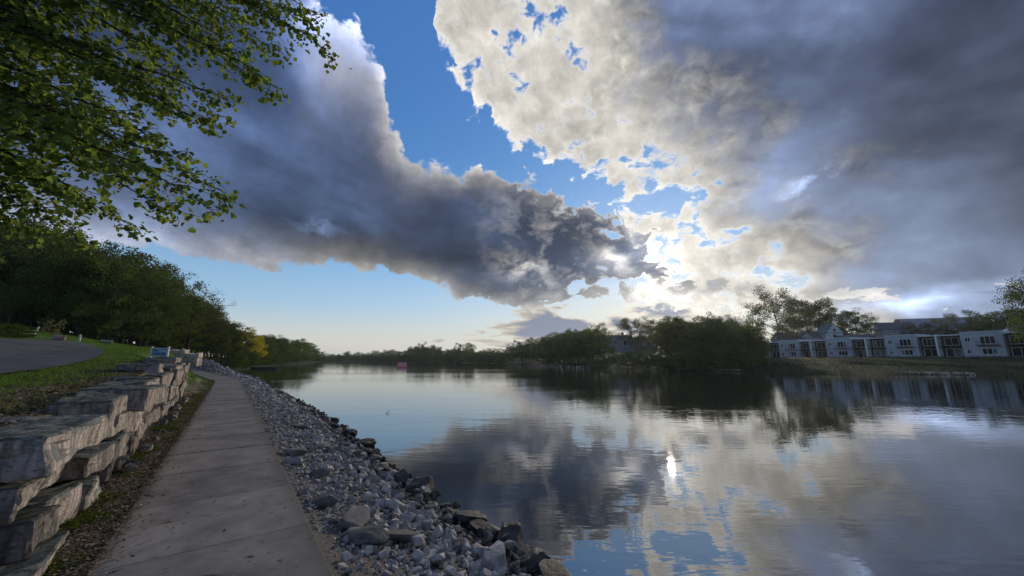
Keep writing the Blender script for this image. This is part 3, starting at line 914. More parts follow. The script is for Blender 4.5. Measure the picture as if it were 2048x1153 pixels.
def build_cover():
    # dead leaves and chips between wall and path, thinning onto the slabs
    n = 34000
    s = 2.5 + 24 * rng.random(n) ** 1.5
    wline = np.where(s < 4.65, -1.2, wall_line(s)) + 0.02
    e = -0.69
    u = rng.random(n)
    l = wline + (e - wline) * u + 0.03 * rng.standard_normal(n)
    stray = rng.random(n) < 0.012
    l = np.where(stray, e + np.abs(rng.standard_normal(n)) * 0.35, l)
    l = np.where(rng.random(n) < 0.05, e + np.abs(rng.standard_normal(n)) * 0.06, l)
    l = np.minimum(l, 0.78)
    z = np.where(l > e, 0.756, 0.735) + 0.012 * rng.random(n)
    P = np.stack([l, s, z], -1); S = rng.uniform(0.014, 0.046, n)
    tag(scatter('leaf_litter', [leaf_temp(0), leaf_temp(1)], P, S, M['litter'], 0.5), 'dead leaves and bark chips strewn between wall and path', 'litter', kind='stuff')
    # litter behind the wall
    n = 9000
    s = 5 + 20 * rng.random(n); l = wall_line(s) - 0.5 - np.abs(rng.standard_normal(n)) * 1.0
    P = np.stack([l, s, land(l, s) + 0.015], -1)
    tag(scatter('dry_litter', [leaf_temp(0), leaf_temp(1)], P, rng.uniform(0.03, 0.08, n), M['litter'], 0.5), 'dry brown leaves lying behind the stacked wall', 'litter', kind='stuff')
    # lawn blades
    n = 90000
    s = 5 + 50 * rng.random(n) ** 1.4; l = -1.9 - 13 * rng.random(n) ** 1.2
    patch = np.array([mnoise.noise(Vector((a * .7, b * .7, 3))) for a, b in zip(l, s)])
    keep = (l < -2.9 - patch * 1.1) | (rng.random(n) < 0.10)
    keep &= ~on_drive(l, s)
    l, s = l[keep], s[keep]
    P = np.stack([l, s, land(l, s) - 0.01], -1)
    S = np.stack([rng.uniform(.10, .22, len(l)), rng.uniform(.10, .22, len(l)), rng.uniform(.05, .12, len(l))], -1)
    tag(scatter('lawn_grass', [leaf_temp(2)], P, S, M['grass'], 0.35), 'short green lawn grass above the stacked wall', 'grass', kind='stuff')
    # weedy grass at the wall foot and along the far verge
    n = 16000
    s = np.where(rng.random(n) < 0.35, 4.6 + 8 * rng.random(n), 10 + 30 * rng.random(n))
    wlin = np.where(s < WALL_END, wall_line(s), -2.6)
    u = rng.random(n) ** np.where(s < 12, 2.0, 1.0); l = wlin + 0.05 + (-0.74 - wlin - 0.08) * u
    clump = np.array([mnoise.noise(Vector((a * 2.2, b * 1.6, 7))) for a, b in zip(l, s)])
    keep = clump > np.where(s < 14, 0.14, -0.12)
    l, s = l[keep], s[keep]
    P = np.stack([l, s, np.maximum(land(l, s), 0.72)], -1)
    S = np.stack([rng.uniform(.12, .3, len(l)), rng.uniform(.12, .3, len(l)), rng.uniform(.03, .10, len(l))], -1)
    tag(scatter('verge_weeds', [leaf_temp(2)], P, S, M['weed'], 0.6), 'low weedy grass growing between wall foot and path', 'weeds', kind='stuff')

# ------------------------------------------------------------------ driveway
DRIVE_FAR = [(-160, 690), (-60, 682), (0, 680), (80, 682), (150, 686), (190, 694), (206, 702)]
DRIVE_NEAR = [(-160, 790), (-60, 765), (0, 753), (80, 743), (140, 732), (180, 722), (206, 709)]
def resample(pts, n):
    P = np.array(pts); d = np.r_[0, np.cumsum(np.linalg.norm(np.diff(P, axis=0), axis=1))]
    t = np.linspace(0, d[-1], n); return np.stack([np.interp(t, d, P[:, i]) for i in range(P.shape[1])], -1)
DF = resample([hit(*p)[:2] for p in DRIVE_FAR], 40)
DN = resample([hit(*p)[:2] for p in DRIVE_NEAR], 40)
DPOLY = np.concatenate([DF, DN[::-1]])
def on_drive(x, y):
    ins = np.zeros(np.shape(x), bool); n = len(DPOLY)
    for i in range(n):
        ax, ay = DPOLY[i]; bx, by = DPOLY[(i + 1) % n]
        if ay != by: ins ^= ((ay > y) != (by > y)) & (x < (bx - ax) * (y - ay) / (by - ay) + ax)
    return ins
def build_drive():
    k = 24; V = []
    for a, b in zip(DF, DN):
        for t in np.linspace(0, 1, k):
            x, y = a * (1 - t) + b * t
            V.append((x, y, land1(x, y) + 0.055))
    F = [(i * k + j, (i + 1) * k + j, (i + 1) * k + j + 1, i * k + j + 1) for i in range(39) for j in range(k - 1)]
    tag(link('driveway', mesh_np('driveway', V, F, M['asphalt'], True)), 'grey asphalt driveway ending above the lawn', kind='structure')
build_drive()
build_cover()

# ------------------------------------------------------------------ trees
LEAFQ = (np.array([(-.5, 0, 0), (0, -.34, .08), (.5, 0, 0), (0, .34, .08)]), np.array([(0, 1, 2), (0, 2, 3)]))
def leaves_mesh(name, centers, sizes, mat, temp=LEAFQ):
    tv, tf = temp; n = len(centers); Rm = rot_mats(n)
    v = np.einsum('nij,vj->nvi', Rm, tv) * sizes[:, None, None] + centers[:, None, :]
    f = tf[None] + (np.arange(n) * len(tv))[:, None, None]
    return mesh_np(name, v.reshape(-1, 3), f.reshape(-1, 3), mat)

def tree_proto(seed, H=10.0, width=0.36, crown0=0.28, limbs=15, clumps=4, per=60, leaf=0.30, spread_=0.55, lean=0.0, bare=0.0, cone=False, flat=0.8):
    """trunk+limbs mesh and crown mesh, base at origin"""
    q = random.Random(seed); r = np.random.default_rng(seed)
    mb = MB(); C = []
    top = Vector((lean * H + q.uniform(-.04, .04) * H, q.uniform(-.04, .04) * H, H * 0.93))
    tr = [Vector((0, 0, -0.3))]
    for i in range(1, 7):
        t = i / 6; tr.append(Vector((top.x * t * t + q.uniform(-.02, .02) * H, top.y * t + q.uniform(-.02, .02) * H, top.z * t)))
    rad = [H * 0.019 * (1 - 0.86 * i / 6) for i in range(7)]
    mb.tube(tr, rad, 7)
    def along(t):
        k = min(int(t * 6), 5); return tr[k].lerp(tr[k + 1], t * 6 - k)
    for i in range(limbs):
        t = crown0 + (0.97 - crown0) * (i + q.random() * 0.8) / limbs
        a = i * 2.4 + q.uniform(-.5, .5)
        rel = (t - crown0) / (1 - crown0)
        reach = H * width * ((1.05 - rel) if cone else (0.35 + 1.0 * math.sin(math.pi * min(1, 0.18 + 0.80 * rel)) ** 0.8)) * q.uniform(0.70, 1.12)
        rise = H * (0.02 if cone else 0.14) * q.uniform(0.5, 1.5) * (0.5 + rel)
        p0 = along(t * 0.93); p3 = p0 + Vector((math.cos(a) * reach, math.sin(a) * reach, rise))
        pm = p0.lerp(p3, 0.5) + Vector((q.uniform(-.05, .05) * H, q.uniform(-.05, .05) * H, 0.03 * H))
        mb.tube([p0, pm, p3], [H * 0.0065 * (1.2 - rel * 0.6), H * 0.004, H * 0.0012], 5)
        for k in range(clumps):
            f = 0.35 + 0.68 * (k + 0.6) / clumps
            base = (p0.lerp(pm, f * 2) if f < 0.5 else pm.lerp(p3, f * 2 - 1))
            off = Vector((q.gauss(0, 1), q.gauss(0, 1), q.gauss(0, 0.8))) * (H * 0.055)
            e = base + off
            mb.tube([base, base.lerp(e, .5) + Vector((0, 0, .02 * H)), e], [H * 0.0022, H * .0016, H * 0.0007], 4)
            if bare:
                for _ in range(5):
                    g = e + Vector((q.gauss(0, 1), q.gauss(0, 1), q.gauss(0.5, 0.8))) * H * 0.05
                    mb.tube([e, g], [H * 0.001, H * 0.0005], 3)
            if q.random() < bare: continue
            m = int(per * q.uniform(0.6, 1.3)); sd = H * 0.052 * q.uniform(0.8, 1.25)
            pts = r.normal(0, 1, (m, 3)); pts /= np.maximum(np.linalg.norm(pts, axis=1)[:, None], 0.2) ** 0.45
            C.append(pts * np.array([sd, sd, sd * flat]) + np.array(e[:]))
    C = np.concatenate(C); S = r.uniform(0.6, 1.3, len(C)) * leaf
    return mb, C, S

SPECS = {
    'round': dict(width=0.34, crown0=0.16, limbs=19, per=95, leaf=0.22),
    'broad': dict(width=0.42, crown0=0.18, limbs=19, per=100, leaf=0.23),
    'tall': dict(width=0.25, crown0=0.18, limbs=20, per=85, leaf=0.22),
    'open': dict(width=0.38, crown0=0.30, limbs=20, clumps=5, per=120, leaf=0.19, bare=0.05, flat=0.7),
    'bare': dict(width=0.40, crown0=0.25, limbs=18, per=12, leaf=0.24, bare=0.55),
    'cone': dict(width=0.22, crown0=0.14, limbs=26, clumps=3, per=70, leaf=0.2, cone=True, flat=0.45),
    'lush': dict(width=0.36, crown0=0.10, limbs=24, clumps=5, per=120, leaf=0.24),
    'shrub': dict(width=0.55, crown0=0.05, limbs=16, clumps=4, per=80, leaf=0.45),
}
PROTO = {}
def proto(kind, var, matn, bark='bark'):
    key = (kind, var, matn)
    if key not in PROTO:
        k2 = (kind, var)
        if k2 not in PROTO:
            mb, C, S = tree_proto(hash_seed(kind, var), **SPECS[kind]); PROTO[k2] = (mb.mesh('trunk', M[bark], True), leaves_mesh('crown', C, S, M[matn]))
            PROTO[key] = PROTO[k2]
        else:
            t, c = PROTO[k2]; c2 = c.copy(); c2.materials.clear(); c2.materials.append(M[matn]); PROTO[key] = (t, c2)
    return PROTO[key]
def hash_seed(kind, var): return sum(ord(c) for c in kind) * 7 + var * 131

SHAPE = {'round': 'round crowned', 'broad': 'broad crowned', 'tall': 'narrow upright', 'open': 'open crowned', 'cone': 'conical', 'bare': 'twiggy', 'lush': 'dense', 'shrub': 'bushy'}
TONE = {'leaf_dark': 'dark green', 'leaf_mid': 'mid green', 'leaf_olive': 'olive green', 'leaf_yellow': 'yellow', 'leaf_pale': 'pale'}
def put_tree(name, pos, height, kind, var, matn, label, group=None, wide=1.0, rz=None, cat='tree', bark='bark'):
    if group and cat == 'tree':                       # look-alikes of one wood are told apart by leaf colour and outline first
        words = label.split(' tree ', 1)
        label = TONE[matn] + ' ' + SHAPE[kind] + ' tree ' + words[1]
    t, c = proto(kind, var, matn, bark)
    root = empty(name, pos, random.uniform(0, 6.28) if rz is None else rz)
    k = height / 10.0
    root.scale = (k * wide, k * wide, k)
    link('stem' if kind == 'shrub' else 'trunk', t, root); link('foliage' if kind == 'shrub' else 'crown', c, root)
    tag(root, label, cat, group)
    return root

def tree_px(px, t, ytop, kind, var, matn, label, group=None, wide=1.0, name='tree', hmin=2.0, **kw):
    """tree standing t metres-per-pixel away whose top reaches picture row ytop"""
    r, f, u = ray(px, ytop)
    r0, f0, _ = ray(px, 700)
    p = c2w(r0 * t, f0 * t); z = max(land1(p.x, p.y), 0.0)
    h = max(CAM_Z + u * t * f0 / f - z, hmin)
    p.z = z - 0.05
    return put_tree(name, p, h * 1.02, kind, var, matn, label, group, wide, **kw)

def on_profile(px, prof): return float(np.interp(px, [a for a, _ in prof], [b for _, b in prof]))

def build_woods():
    q = random.Random(21)
    # wood behind driveway and lawn, climbing away to the left
    topL = [(-160, 430), (0, 455), (60, 468), (100, 482), (150, 498), (200, 508), (240, 528), (290, 552), (330, 572), (370, 592), (400, 612), (430, 636), (460, 658), (480, 668)]
    lab, g = 'dark leafy tree in the wood behind the driveway and lawn', 'trees of the wood behind the lawn'
    for row, (t0, lift, n) in enumerate(((0.100, 4, 22), (0.080, 14, 20), (0.066, 40, 15))):
        for i in range(n):
            x = -150 + 620 * (i + 0.5) / n + q.uniform(-14, 14)
            t = t0 * (1 + 0.55 * sst(x, 250, 480)) * q.uniform(0.93, 1.07)
            if row == 2 and x > 250: continue
            y = on_profile(x, topL) + lift * q.uniform(0.2, 1.3) + (q.uniform(-6, 14))
            kind = q.choice(['round', 'tall', 'tall', 'broad', 'open', 'cone'] if row < 2 else ['tall', 'round', 'broad'])
            tree_px(x, float(t), y, kind, q.randrange(2), q.choice(['leaf_dark', 'leaf_dark', 'leaf_mid', 'leaf_olive']), lab, g, q.uniform(0.9, 1.2), name='woodland_tree', bark=q.choice(['bark', 'bark_pale']))
    # undergrowth closing the wood
    for i in range(44):
        x = -150 + 630 * (i + 0.5) / 44; t = 0.105 * (1 + 0.55 * float(sst(x, 250, 480))) * q.uniform(0.9, 1.25)
        tree_px(x, t, on_profile(x, [(-150, 600), (200, 640), (330, 655), (480, 700)]) + q.uniform(-10, 20), 'shrub', q.randrange(2), q.choice(['leaf_dark', 'leaf_mid']),
                'dark undergrowth shrub filling the wood behind the lawn', 'undergrowth shrubs of the wood', 0.8, name='shrub', cat='shrub')
    for i in range(26):
        x = -150 + 560 * (i + 0.5) / 26; t = 0.135 * (1 + 0.4 * float(sst(x, 250, 480))) * q.uniform(0.95, 1.15)
        tree_px(x, t, on_profile(x, [(-150, 540), (200, 580), (330, 630), (480, 690)]) + q.uniform(-10, 20), 'shrub', q.randrange(2), 'leaf_dark',
                'dark undergrowth shrub filling the wood behind the lawn', 'undergrowth shrubs of the wood', 0.8, name='shrub', cat='shrub')
    tree_px(378, 0.092, 578, 'bare', 0, 'leaf_olive', 'half bare tree with fine twigs leaning over the wood edge', wide=1.15, name='bare_tree')
    tree_px(243, 0.085, 524, 'cone', 1, 'leaf_dark', 'tall tiered conifer standing up out of the wood behind the white sign', wide=1.3, name='conifer_tree')
    for i in range(12):
        x = 392 + 84 * (i + 0.5) / 12; t = float(np.interp(x, [390, 430, 475], [0.125, 0.135, 0.145])) * q.uniform(0.97, 1.06)
        tree_px(x, t, on_profile(x, topL) + q.uniform(-4, 10), q.choice(['tall', 'round', 'broad', 'tall']), q.randrange(2), q.choice(['leaf_mid', 'leaf_dark', 'leaf_olive']),
                'leafy tree at the lakeside end of the wood by the yellow tree', 'trees at the lakeside end of the wood', q.uniform(0.9, 1.15), name='woodland_tree')
    tree_px(428, 0.118, 660, 'tall', 1, 'leaf_mid', 'slender pale trunked tree at the end of the lawn', wide=0.9, name='slender_tree', bark='bark_pale')
    # trees along the path-side shore further on
    tree_px(490, 0.150, 664, 'lush', 0, 'leaf_yellow', 'yellow green sunlit tree glowing on the shore behind the docks', wide=1.3, name='yellow_tree')
    lab, g = 'green shore tree beyond the yellow tree on the docks side', 'trees along the shore past the yellow tree'
    topS = [(500, 672), (540, 676), (570, 682), (600, 681), (622, 690), (640, 704), (650, 715)]
    for i in range(26):
        x = 505 + 142 * (i + 0.5) / 26; t = float(np.interp(x, [500, 530, 560, 600, 640], [0.150, 0.182, 0.226, 0.308, 0.47])) * q.uniform(1.0, 1.10)
        tree_px(x, t, on_profile(x, topS) + q.uniform(-3, 6), q.choice(['round', 'broad', 'round', 'tall']), q.randrange(2), q.choice(['leaf_mid', 'leaf_dark', 'leaf_mid']), lab, g, q.uniform(1.0, 1.3), name='shore_tree')
    for i in range(46):
        x = 472 + 174 * (i + 0.5) / 46; t = float(np.interp(x, [470, 500, 530, 560, 600, 640], [0.108, 0.139, 0.172, 0.217, 0.297, 0.46]))
        tree_px(x, t, float(np.interp(x, [470, 560, 640], [706, 706, 714])) + q.uniform(-4, 5), 'shrub', q.randrange(2), q.choice(['leaf_dark', 'leaf_mid']),
                'low shrub on the shore past the docks', 'shrubs on the far docks shore', 0.9, name='shrub', cat='shrub')
    # far end of the lake
    topF = [(560, 712), (650, 710), (700, 706), (760, 702), (800, 700), (820, 697), (860, 695), (900, 698), (960, 702), (1000, 697)]
    tF = [(560, .72), (650, .66), (800, .47), (900, .37), (1000, .30), (1100, .19)]
    for row in range(2):
        for i in range(44):
            x = 600 + 385 * (i + 0.5) / 44 + q.uniform(-4, 4); t = on_profile(x, tF) * (1.03 + 0.14 * row) * q.uniform(1, 1.05)
            tree_px(x, t, on_profile(x, topF) + q.uniform(-2, 5) + row * 1, q.choice(['round', 'broad', 'tall']), q.randrange(2), q.choice(['leaf_dark', 'leaf_dark', 'leaf_mid']),
                    'distant tree in the low treeline closing the far end of the lake', 'distant treeline trees', q.uniform(1.1, 1.6), name='distant_tree')
    for x, y, t, kd, lb in ((842, 690, .47, 'open', 'domed tree standing above the distant treeline behind the pink ramp'), (869, 693, .46, 'round', 'small tree poking from the distant treeline beside the domed one'),
                            (925, 689, .40, 'broad', 'broad dark tree above the treeline at the end of the lake'), (943, 688, .40, 'tall', 'narrow dark tree above the treeline beside the broad one')):
        tree_px(x, t, y, kd, 0, 'leaf_dark', lb, wide=0.9 if kd == 'tall' else 1.2, name='distant_tree')
    for i in range(100):
        x = 604 + 400 * (i + 0.5) / 100; t = on_profile(x, tF) * q.uniform(0.985, 1.01)
        tree_px(x, t, float(np.interp(x, [600, 1000], [716, 711])) + q.uniform(-2, 3), 'shrub', q.randrange(2), 'leaf_dark',
                'low bush at the waterline of the distant treeline', 'bushes below the distant treeline', 1.1, name='bush', cat='bush')
    # right-hand shore: wood from the far end to the lawn
    topR = [(960, 704), (1000, 697), (1040, 686), (1080, 678), (1100, 676), (1110, 668), (1135, 664), (1160, 663), (1190, 657), (1212, 656), (1218, 672)]
    tR = [(960, .33), (1000, .30), (1050, .24), (1100, .185), (1150, .162), (1200, .147), (1300, .123), (1400, .108), (1500, .104)]
    for row in range(2):
        for i in range(24):
            x = 965 + 222 * (i + 0.5) / 24 + q.uniform(-4, 4); t = on_profile(x, tR) * (1.04 + 0.12 * row) * q.uniform(1, 1.05)
            tree_px(x, t, on_profile(x, topR) + q.uniform(-2, 9) + (4 if row == 0 else 0), q.choice(['round', 'broad', 'tall', 'round']), q.randrange(2), q.choice(['leaf_dark', 'leaf_dark', 'leaf_mid', 'leaf_olive']),
                    'dark tree in the shore wood left of the hillside lawn', 'trees of the wood below the hillside house', q.uniform(1.0, 1.35), name='shore_tree')
    tree_px(1196, 0.160, 654, 'broad', 1, 'leaf_mid', 'rounded green tree at the edge of the hillside lawn', wide=0.95, name='rounded_tree')
    tree_px(1265, 0.205, 641, 'open', 1, 'leaf_olive', 'open branched tree against the sky beside the hillside house', wide=1.25, name='open_tree')
    tree_px(1226, 0.165, 701, 'round', 0, 'leaf_dark', 'small round tree alone on the hillside lawn', wide=1.15, name='small_tree')
    tree_px(1306, 0.19, 644, 'open', 0, 'leaf_olive', 'thin leaved tree beside the open branched tree', wide=1.0, name='open_tree')
    for i in range(10):
        x = 1196 + 150 * (i + 0.5) / 10; tree_px(x, 0.25, 676 + q.uniform(-5, 6), q.choice(['round', 'broad']), q.randrange(2), 'leaf_dark',
                'low dark tree behind the houses on the hillside lawn', 'trees behind the hillside houses', 1.2, name='hillside_tree')
    # big wood between lawn and townhouses
    topB = [(1300, 648), (1320, 634), (1345, 630), (1372, 634), (1388, 646), (1405, 637), (1430, 631), (1452, 640), (1480, 642), (1498, 646), (1515, 656), (1535, 672), (1560, 684)]
    for row in range(3):
        for i in range(15):
            x = 1332 + (184, 196, 208)[row] * (i + 0.5) / 15 + q.uniform(-6, 6); t = (0.124, 0.145, 0.168)[row] * q.uniform(0.97, 1.04)
            y = on_profile(x, topB) + q.uniform(-4, 18) + (18 if row == 0 else 6)
            tree_px(x, t, y, q.choice(['round', 'broad', 'tall', 'broad', 'open']), q.randrange(2), q.choice(['leaf_dark', 'leaf_mid', 'leaf_mid', 'leaf_olive']),
                    'dark tree in the dense wood between lawn and townhouses', 'trees of the wood beside the townhouses', q.uniform(0.95, 1.25), name='shore_tree')
    tree_px(1478, 0.17, 630, 'bare', 1, 'leaf_olive', 'thin twiggy tree showing over the wood beside the townhouses', wide=0.8, name='twiggy_tree')
    # shrubs along that shore
    for i in range(64):
        x = 960 + 565 * (i + 0.5) / 64; t = on_profile(x, tR) * q.uniform(0.995, 1.04)
        tree_px(x, t, float(np.interp(x, [960, 1100, 1200, 1300, 1420, 1550], [716, 709, 714, 712, 700, 706])) + q.uniform(-5, 6), 'shrub', q.randrange(2), q.choice(['leaf_dark', 'leaf_mid', 'leaf_dark']),
                'waterside shrub along the shore below the wood and lawn', 'waterside shrubs across the lake', 0.85, name='shrub', cat='shrub', hmin=1.2)
    # behind the townhouses
    tree_px(1562, 0.225, 590, 'open', 0, 'leaf_olive', 'tall open crowned tree behind the end townhouse', wide=1.0, name='tall_tree')
    for x, y, t, kd, w in ((1620, 604, .25, 'open', 1.15), (1646, 607, .25, 'broad', 1.1), (1690, 621, .255, 'broad', 1.2), (1722, 628, .25, 'broad', 1.1), (1750, 643, .25, 'round', 1.2), (1600, 640, .26, 'round', 1.0), (1770, 650, .27, 'round', 1.2)):
        tree_px(x, t, y, kd, 1, 'leaf_dark', 'dark spreading tree in the row behind the white gabled house', 'trees behind the white gabled house', w, name='spreading_tree')
    for x, y, t in ((1905, 634, .185, ), (1868, 650, .19), (1830, 652, .19)):
        tree_px(x, t, y, 'round', 0, 'leaf_olive', 'small tree in front of the long grey roofed building', 'small trees before the long roof', 0.9, name='small_tree')
    for x, y, t in ((1990, 627, .17), (2030, 630, .165), (2075, 625, .16), (2120, 640, .16), (1970, 640, .175)):
        tree_px(x, t, y, 'broad', 0, 'leaf_dark', 'dark round tree behind the last townhouse', 'dark trees behind the last townhouse', 1.2, name='dark_tree')
    tree_px(2092, 0.11, 560, 'tall', 1, 'leaf_mid', 'ragged tall tree leaning in over the last townhouse', wide=0.85, name='ragged_tree')
    # flowering shrub, hedge by the driveway
    p = hit(100, 671); put_tree('flowering_shrub', p, 0.026 * p.length, 'shrub', 0, 'leaf_pale', 'pale flowering shrub in front of the dark wood', None, 0.85, cat='shrub')
    for i, x in enumerate((-6, 12, 28, 42)):
        p = hit(x, 676); put_tree('hedge_shrub', p, 0.62, 'shrub', 1, 'leaf_dark', 'low dark clipped shrub along the driveway edge', 'low shrubs along the driveway', 1.6, cat='shrub')
build_woods()

# ------------------------------------------------------------------ overhanging tree beside the path
def build_near_tree():
    q = random.Random(3); r = np.random.default_rng(3)
    base = c2w(-9.6, 3.2); base.z = land1(base.x, base.y) - 0.1
    root = tag(empty('overhanging_tree', base), 'big tree reaching leafy branches over the stone wall', 'tree')
    inv = Matrix.Translation(-base)
    top = Vector((base.x + 0.5, base.y + 0.2, base.z + 13.5))
    tr = [base + (top - base) * t + Vector((q.uniform(-.1, .1), q.uniform(-.1, .1), 0)) for t in (0, .1, .25, .4, .55, .7, .85, 1)]
    MB().tube([inv @ p for p in tr], [.42, .33, .28, .24, .19, .14, .09, .04], 12).obj('trunk', M['bark'], root, True)
    def trunk_at(z):
        t = min(max((z - base.z) / (top.z - base.z), 0), 1); return base.lerp(top, t)
    def at(px, py, t):
        rr, f, u = ray(px, py); p = c2w(rr * t, f * t); p.z = CAM_Z + u * t; return p
    leaves = []          # centre, size
    def twig(a, b, rad, mb, dens):
        mid = a.lerp(b, 0.5) + Vector((q.gauss(0, .05), q.gauss(0, .05), q.gauss(0.03, .04)))
        mb.tube([a, mid, b], [rad, rad * .7, rad * .35], 4)
        L = (b - a).length
        for _ in range(max(2, int(L * dens))):
            t = q.random() ** 0.7; p = (a.lerp(mid, t * 2) if t < .5 else mid.lerp(b, t * 2 - 1))
            leaves.append(p + Vector((q.gauss(0, .075), q.gauss(0, .075), q.gauss(-.05, .06))))
        for _ in range(4): leaves.append(b + Vector((q.gauss(0, .06), q.gauss(0, .06), q.gauss(-.03, .06))))
    tips = ((418, 372, .0078), (395, 398, .0074), (330, 425, .0076), (300, 350, .0090), (235, 432, .0080), (130, 452, .0085), (50, 455, .0090), (-40, 470, .0085),
            (445, 205, .0090), (500, 150, .0095), (540, 165, .0088), (600, 60, .0092), (640, 100, .0098), (632, 28, .0100), (560, 20, .0088), (400, 240, .0086), (350, 300, .0080),
            (280, 180, .0080), (180, 300, .0075), (90, 360, .0080), (20, 380, .0078), (200, 90, .0085), (400, 60, .0085), (470, 40, .0085), (300, 20, .0080), (100, 200, .0078), (20, 250, .0074),
            (60, 60, .0080), (150, 0, .0078), (-60, 330, .0078), (-60, 150, .0076), (350, 130, .0095), (220, 220, .0098), (120, 120, .0100), (480, 100, .0100), (40, 300, .0100), (-80, 420, .008), (-40, 40, .009), (240, 330, .0096), (130, 400, .0098), (320, 210, .0100), (530, 90, .0102), (260, 270, .0086))
    for i, (px, py, t) in enumerate(tips):
        e = at(px, py, t)
        s0 = trunk_at(e.z + q.uniform(0.2, 1.6) - 0.15 * (e - trunk_at(e.z)).length)
        mid1 = s0.lerp(e, .35) + Vector((q.gauss(0, .2), q.gauss(0, .2), q.uniform(.5, 1.1))); mid2 = s0.lerp(e, .72) + Vector((q.gauss(0, .2), q.gauss(0, .2), q.uniform(.4, .9)))
        mb = MB(); pts = [s0, mid1, mid2, e]
        # smooth the limb
        sm = []
        for k in range(13):
            u = k / 12; a, b, c, d = pts
            sm.append((1 - u) ** 3 * a + 3 * u * (1 - u) ** 2 * b + 3 * u * u * (1 - u) * c + u ** 3 * d + Vector((q.gauss(0, .03), q.gauss(0, .03), q.gauss(0, .03))))
        mb.tube([inv @ p for p in sm], [max(.055 * (1 - .93 * k / 12), .004) for k in range(13)], 6)
        inv_mb = MB()
        for k in range(3, 13):
            for _ in range(4):
                dr = (sm[min(k + 1, 12)] - sm[k - 1]).normalized()
                side = Vector((q.gauss(0, 1), q.gauss(0, 1), q.gauss(-.15, .6))).normalized()
                b = sm[k] + (dr * q.uniform(.3, .9) + side * q.uniform(.3, .8)) * q.uniform(.35, .75) * (0.55 if k > 10 else 1)
                twig(sm[k], b, .007, inv_mb, 27.0)
        inv_mb.v = [tuple(inv @ Vector(v)) for v in inv_mb.v]
        b0 = len(mb.v); mb.v += inv_mb.v; mb.f += [tuple(b0 + x for x in f) for f in inv_mb.f]
        mb.obj('branch', M['bark'], root, True)
    # leaf: broad heart-shaped blade folded along the rib
    LV = np.array([(0, 0, 0), (-.50, .30, .10), (-.34, .72, .08), (0, 1.0, -.06), (.34, .72, .08), (.50, .30, .10), (0, .45, -.03)])
    LV[:, 1] -= 0.1
    LF = np.array([(0, 6, 1), (1, 6, 2), (2, 6, 3), (3, 6, 4), (4, 6, 5), (5, 6, 0)])
    P = np.array([p[:] for p in leaves]); n = len(P)
    # blades hang: rib points down and outward
    yaw = r.uniform(0, 2 * math.pi, n); dip = r.normal(-0.75, 0.5, n); roll = r.normal(0, 0.6, n)
    S = .045 + .08 * r.random(n) ** 1.3
    def basis(i):
        return (Matrix.Rotation(yaw[i], 3, 'Z') @ Matrix.Rotation(dip[i], 3, 'X') @ Matrix.Rotation(roll[i], 3, 'Y'))
    d = np.linalg.norm(P - np.array([0, 0, CAM_Z]), axis=1)
    rt_ = P[:, 0] * hc - P[:, 1] * hs; fw_ = P[:, 0] * hs + P[:, 1] * hc; up_ = P[:, 2] - CAM_Z
    dep = np.maximum(fw_ * cp + up_ * sp, .05); vis = (np.abs(rt_ / dep) < 1.36) & (np.abs((up_ * cp - fw_ * sp) / dep) < .77)
    big = set(np.argsort(-(S / d) * vis)[:300].tolist())
    lm = mesh_np('leaf', LV, LF, M['leaf_near'])
    Vs = np.empty((n - len(big), 7, 3)); k = 0; basev = np.array(base[:])
    for i in range(n):
        B = basis(i)
        if i in big:
            o = link('leaf', lm, root); o.matrix_local = Matrix.Translation(Vector(P[i]) - base) @ B.to_4x4() @ Matrix.Scale(float(S[i]), 4)
        else:
            Vs[k] = LV @ np.array(B).T * S[i] + P[i] - basev; k += 1
    F = LF[None] + (np.arange(k) * 7)[:, None, None]
    o = link('foliage', mesh_np('foliage', Vs.reshape(-1, 3), F.reshape(-1, 3), M['leaf_near']), root)
    tag(o, kind='stuff')
    # the side of the crown turned away from the lake
    mb, C_, S_ = tree_proto(77, 10.0, 0.40, 0.12, 20, 5, 80, 0.20)
    off = c2w(-3.0, -0.8, 3.6)
    up = link('upper_crown', leaves_mesh('upper_crown', C_, S_, M['leaf_near']), root, off); tag(up, kind='stuff')
    mb.obj('upper_limbs', M['bark'], root, True, loc=off)
    print('near leaves', n)
build_near_tree()

# ------------------------------------------------------------------ townhouses across the lake
M['white_wall'] = simple('white_render', (0.50, 0.515, 0.54), 0.8, 0.12, 0.5)
M['white_trim'] = simple('white_trim', (0.78, 0.79, 0.80), 0.6, 0.04, 1.0)
M['navy'] = simple('navy_cladding', (0.030, 0.038, 0.062), 0.7, 0.15, 1.2)
M['rail'] = simple('dark_railing', (0.035, 0.032, 0.035), 0.6, 0.1, 2.0)
M['roof_grey'] = simple('grey_shingle', (0.13, 0.135, 0.15), 0.9, 0.2, 3.0)
M['roof_light'] = simple('pale_grey_roof', (0.30, 0.31, 0.335), 0.8, 0.15, 0.8)
M['curtain'] = simple('drawn_blind', (0.20, 0.20, 0.205), 0.6, 0.15, 3.0)
M['roof_teal'] = simple('green_metal_roof', (0.14, 0.24, 0.24), 0.5, 0.15, 2.0)
M['house_white'] = simple('white_siding', (0.58, 0.60, 0.63), 0.8, 0.08, 1.0)
M['house_grey'] = simple('grey_siding', (0.26, 0.27, 0.29), 0.8, 0.1, 1.0)
M['house_tan'] = simple('tan_brick', (0.24, 0.17, 0.14), 0.85, 0.15, 3.0)
M['pink'] = simple('pink_ramp_deck', (0.60, 0.24, 0.24), 0.55, 0.08, 1.5)
M['pink_shaded'] = simple('ramp_side_shaded', (0.22, 0.11, 0.15), 0.7, 0.1, 2.0)  # deck pink darkened: shade on sides and back is in the colour
M['wood_dark'] = simple('weathered_dock_wood', (0.055, 0.052, 0.052), 0.85, 0.25, 4.0)
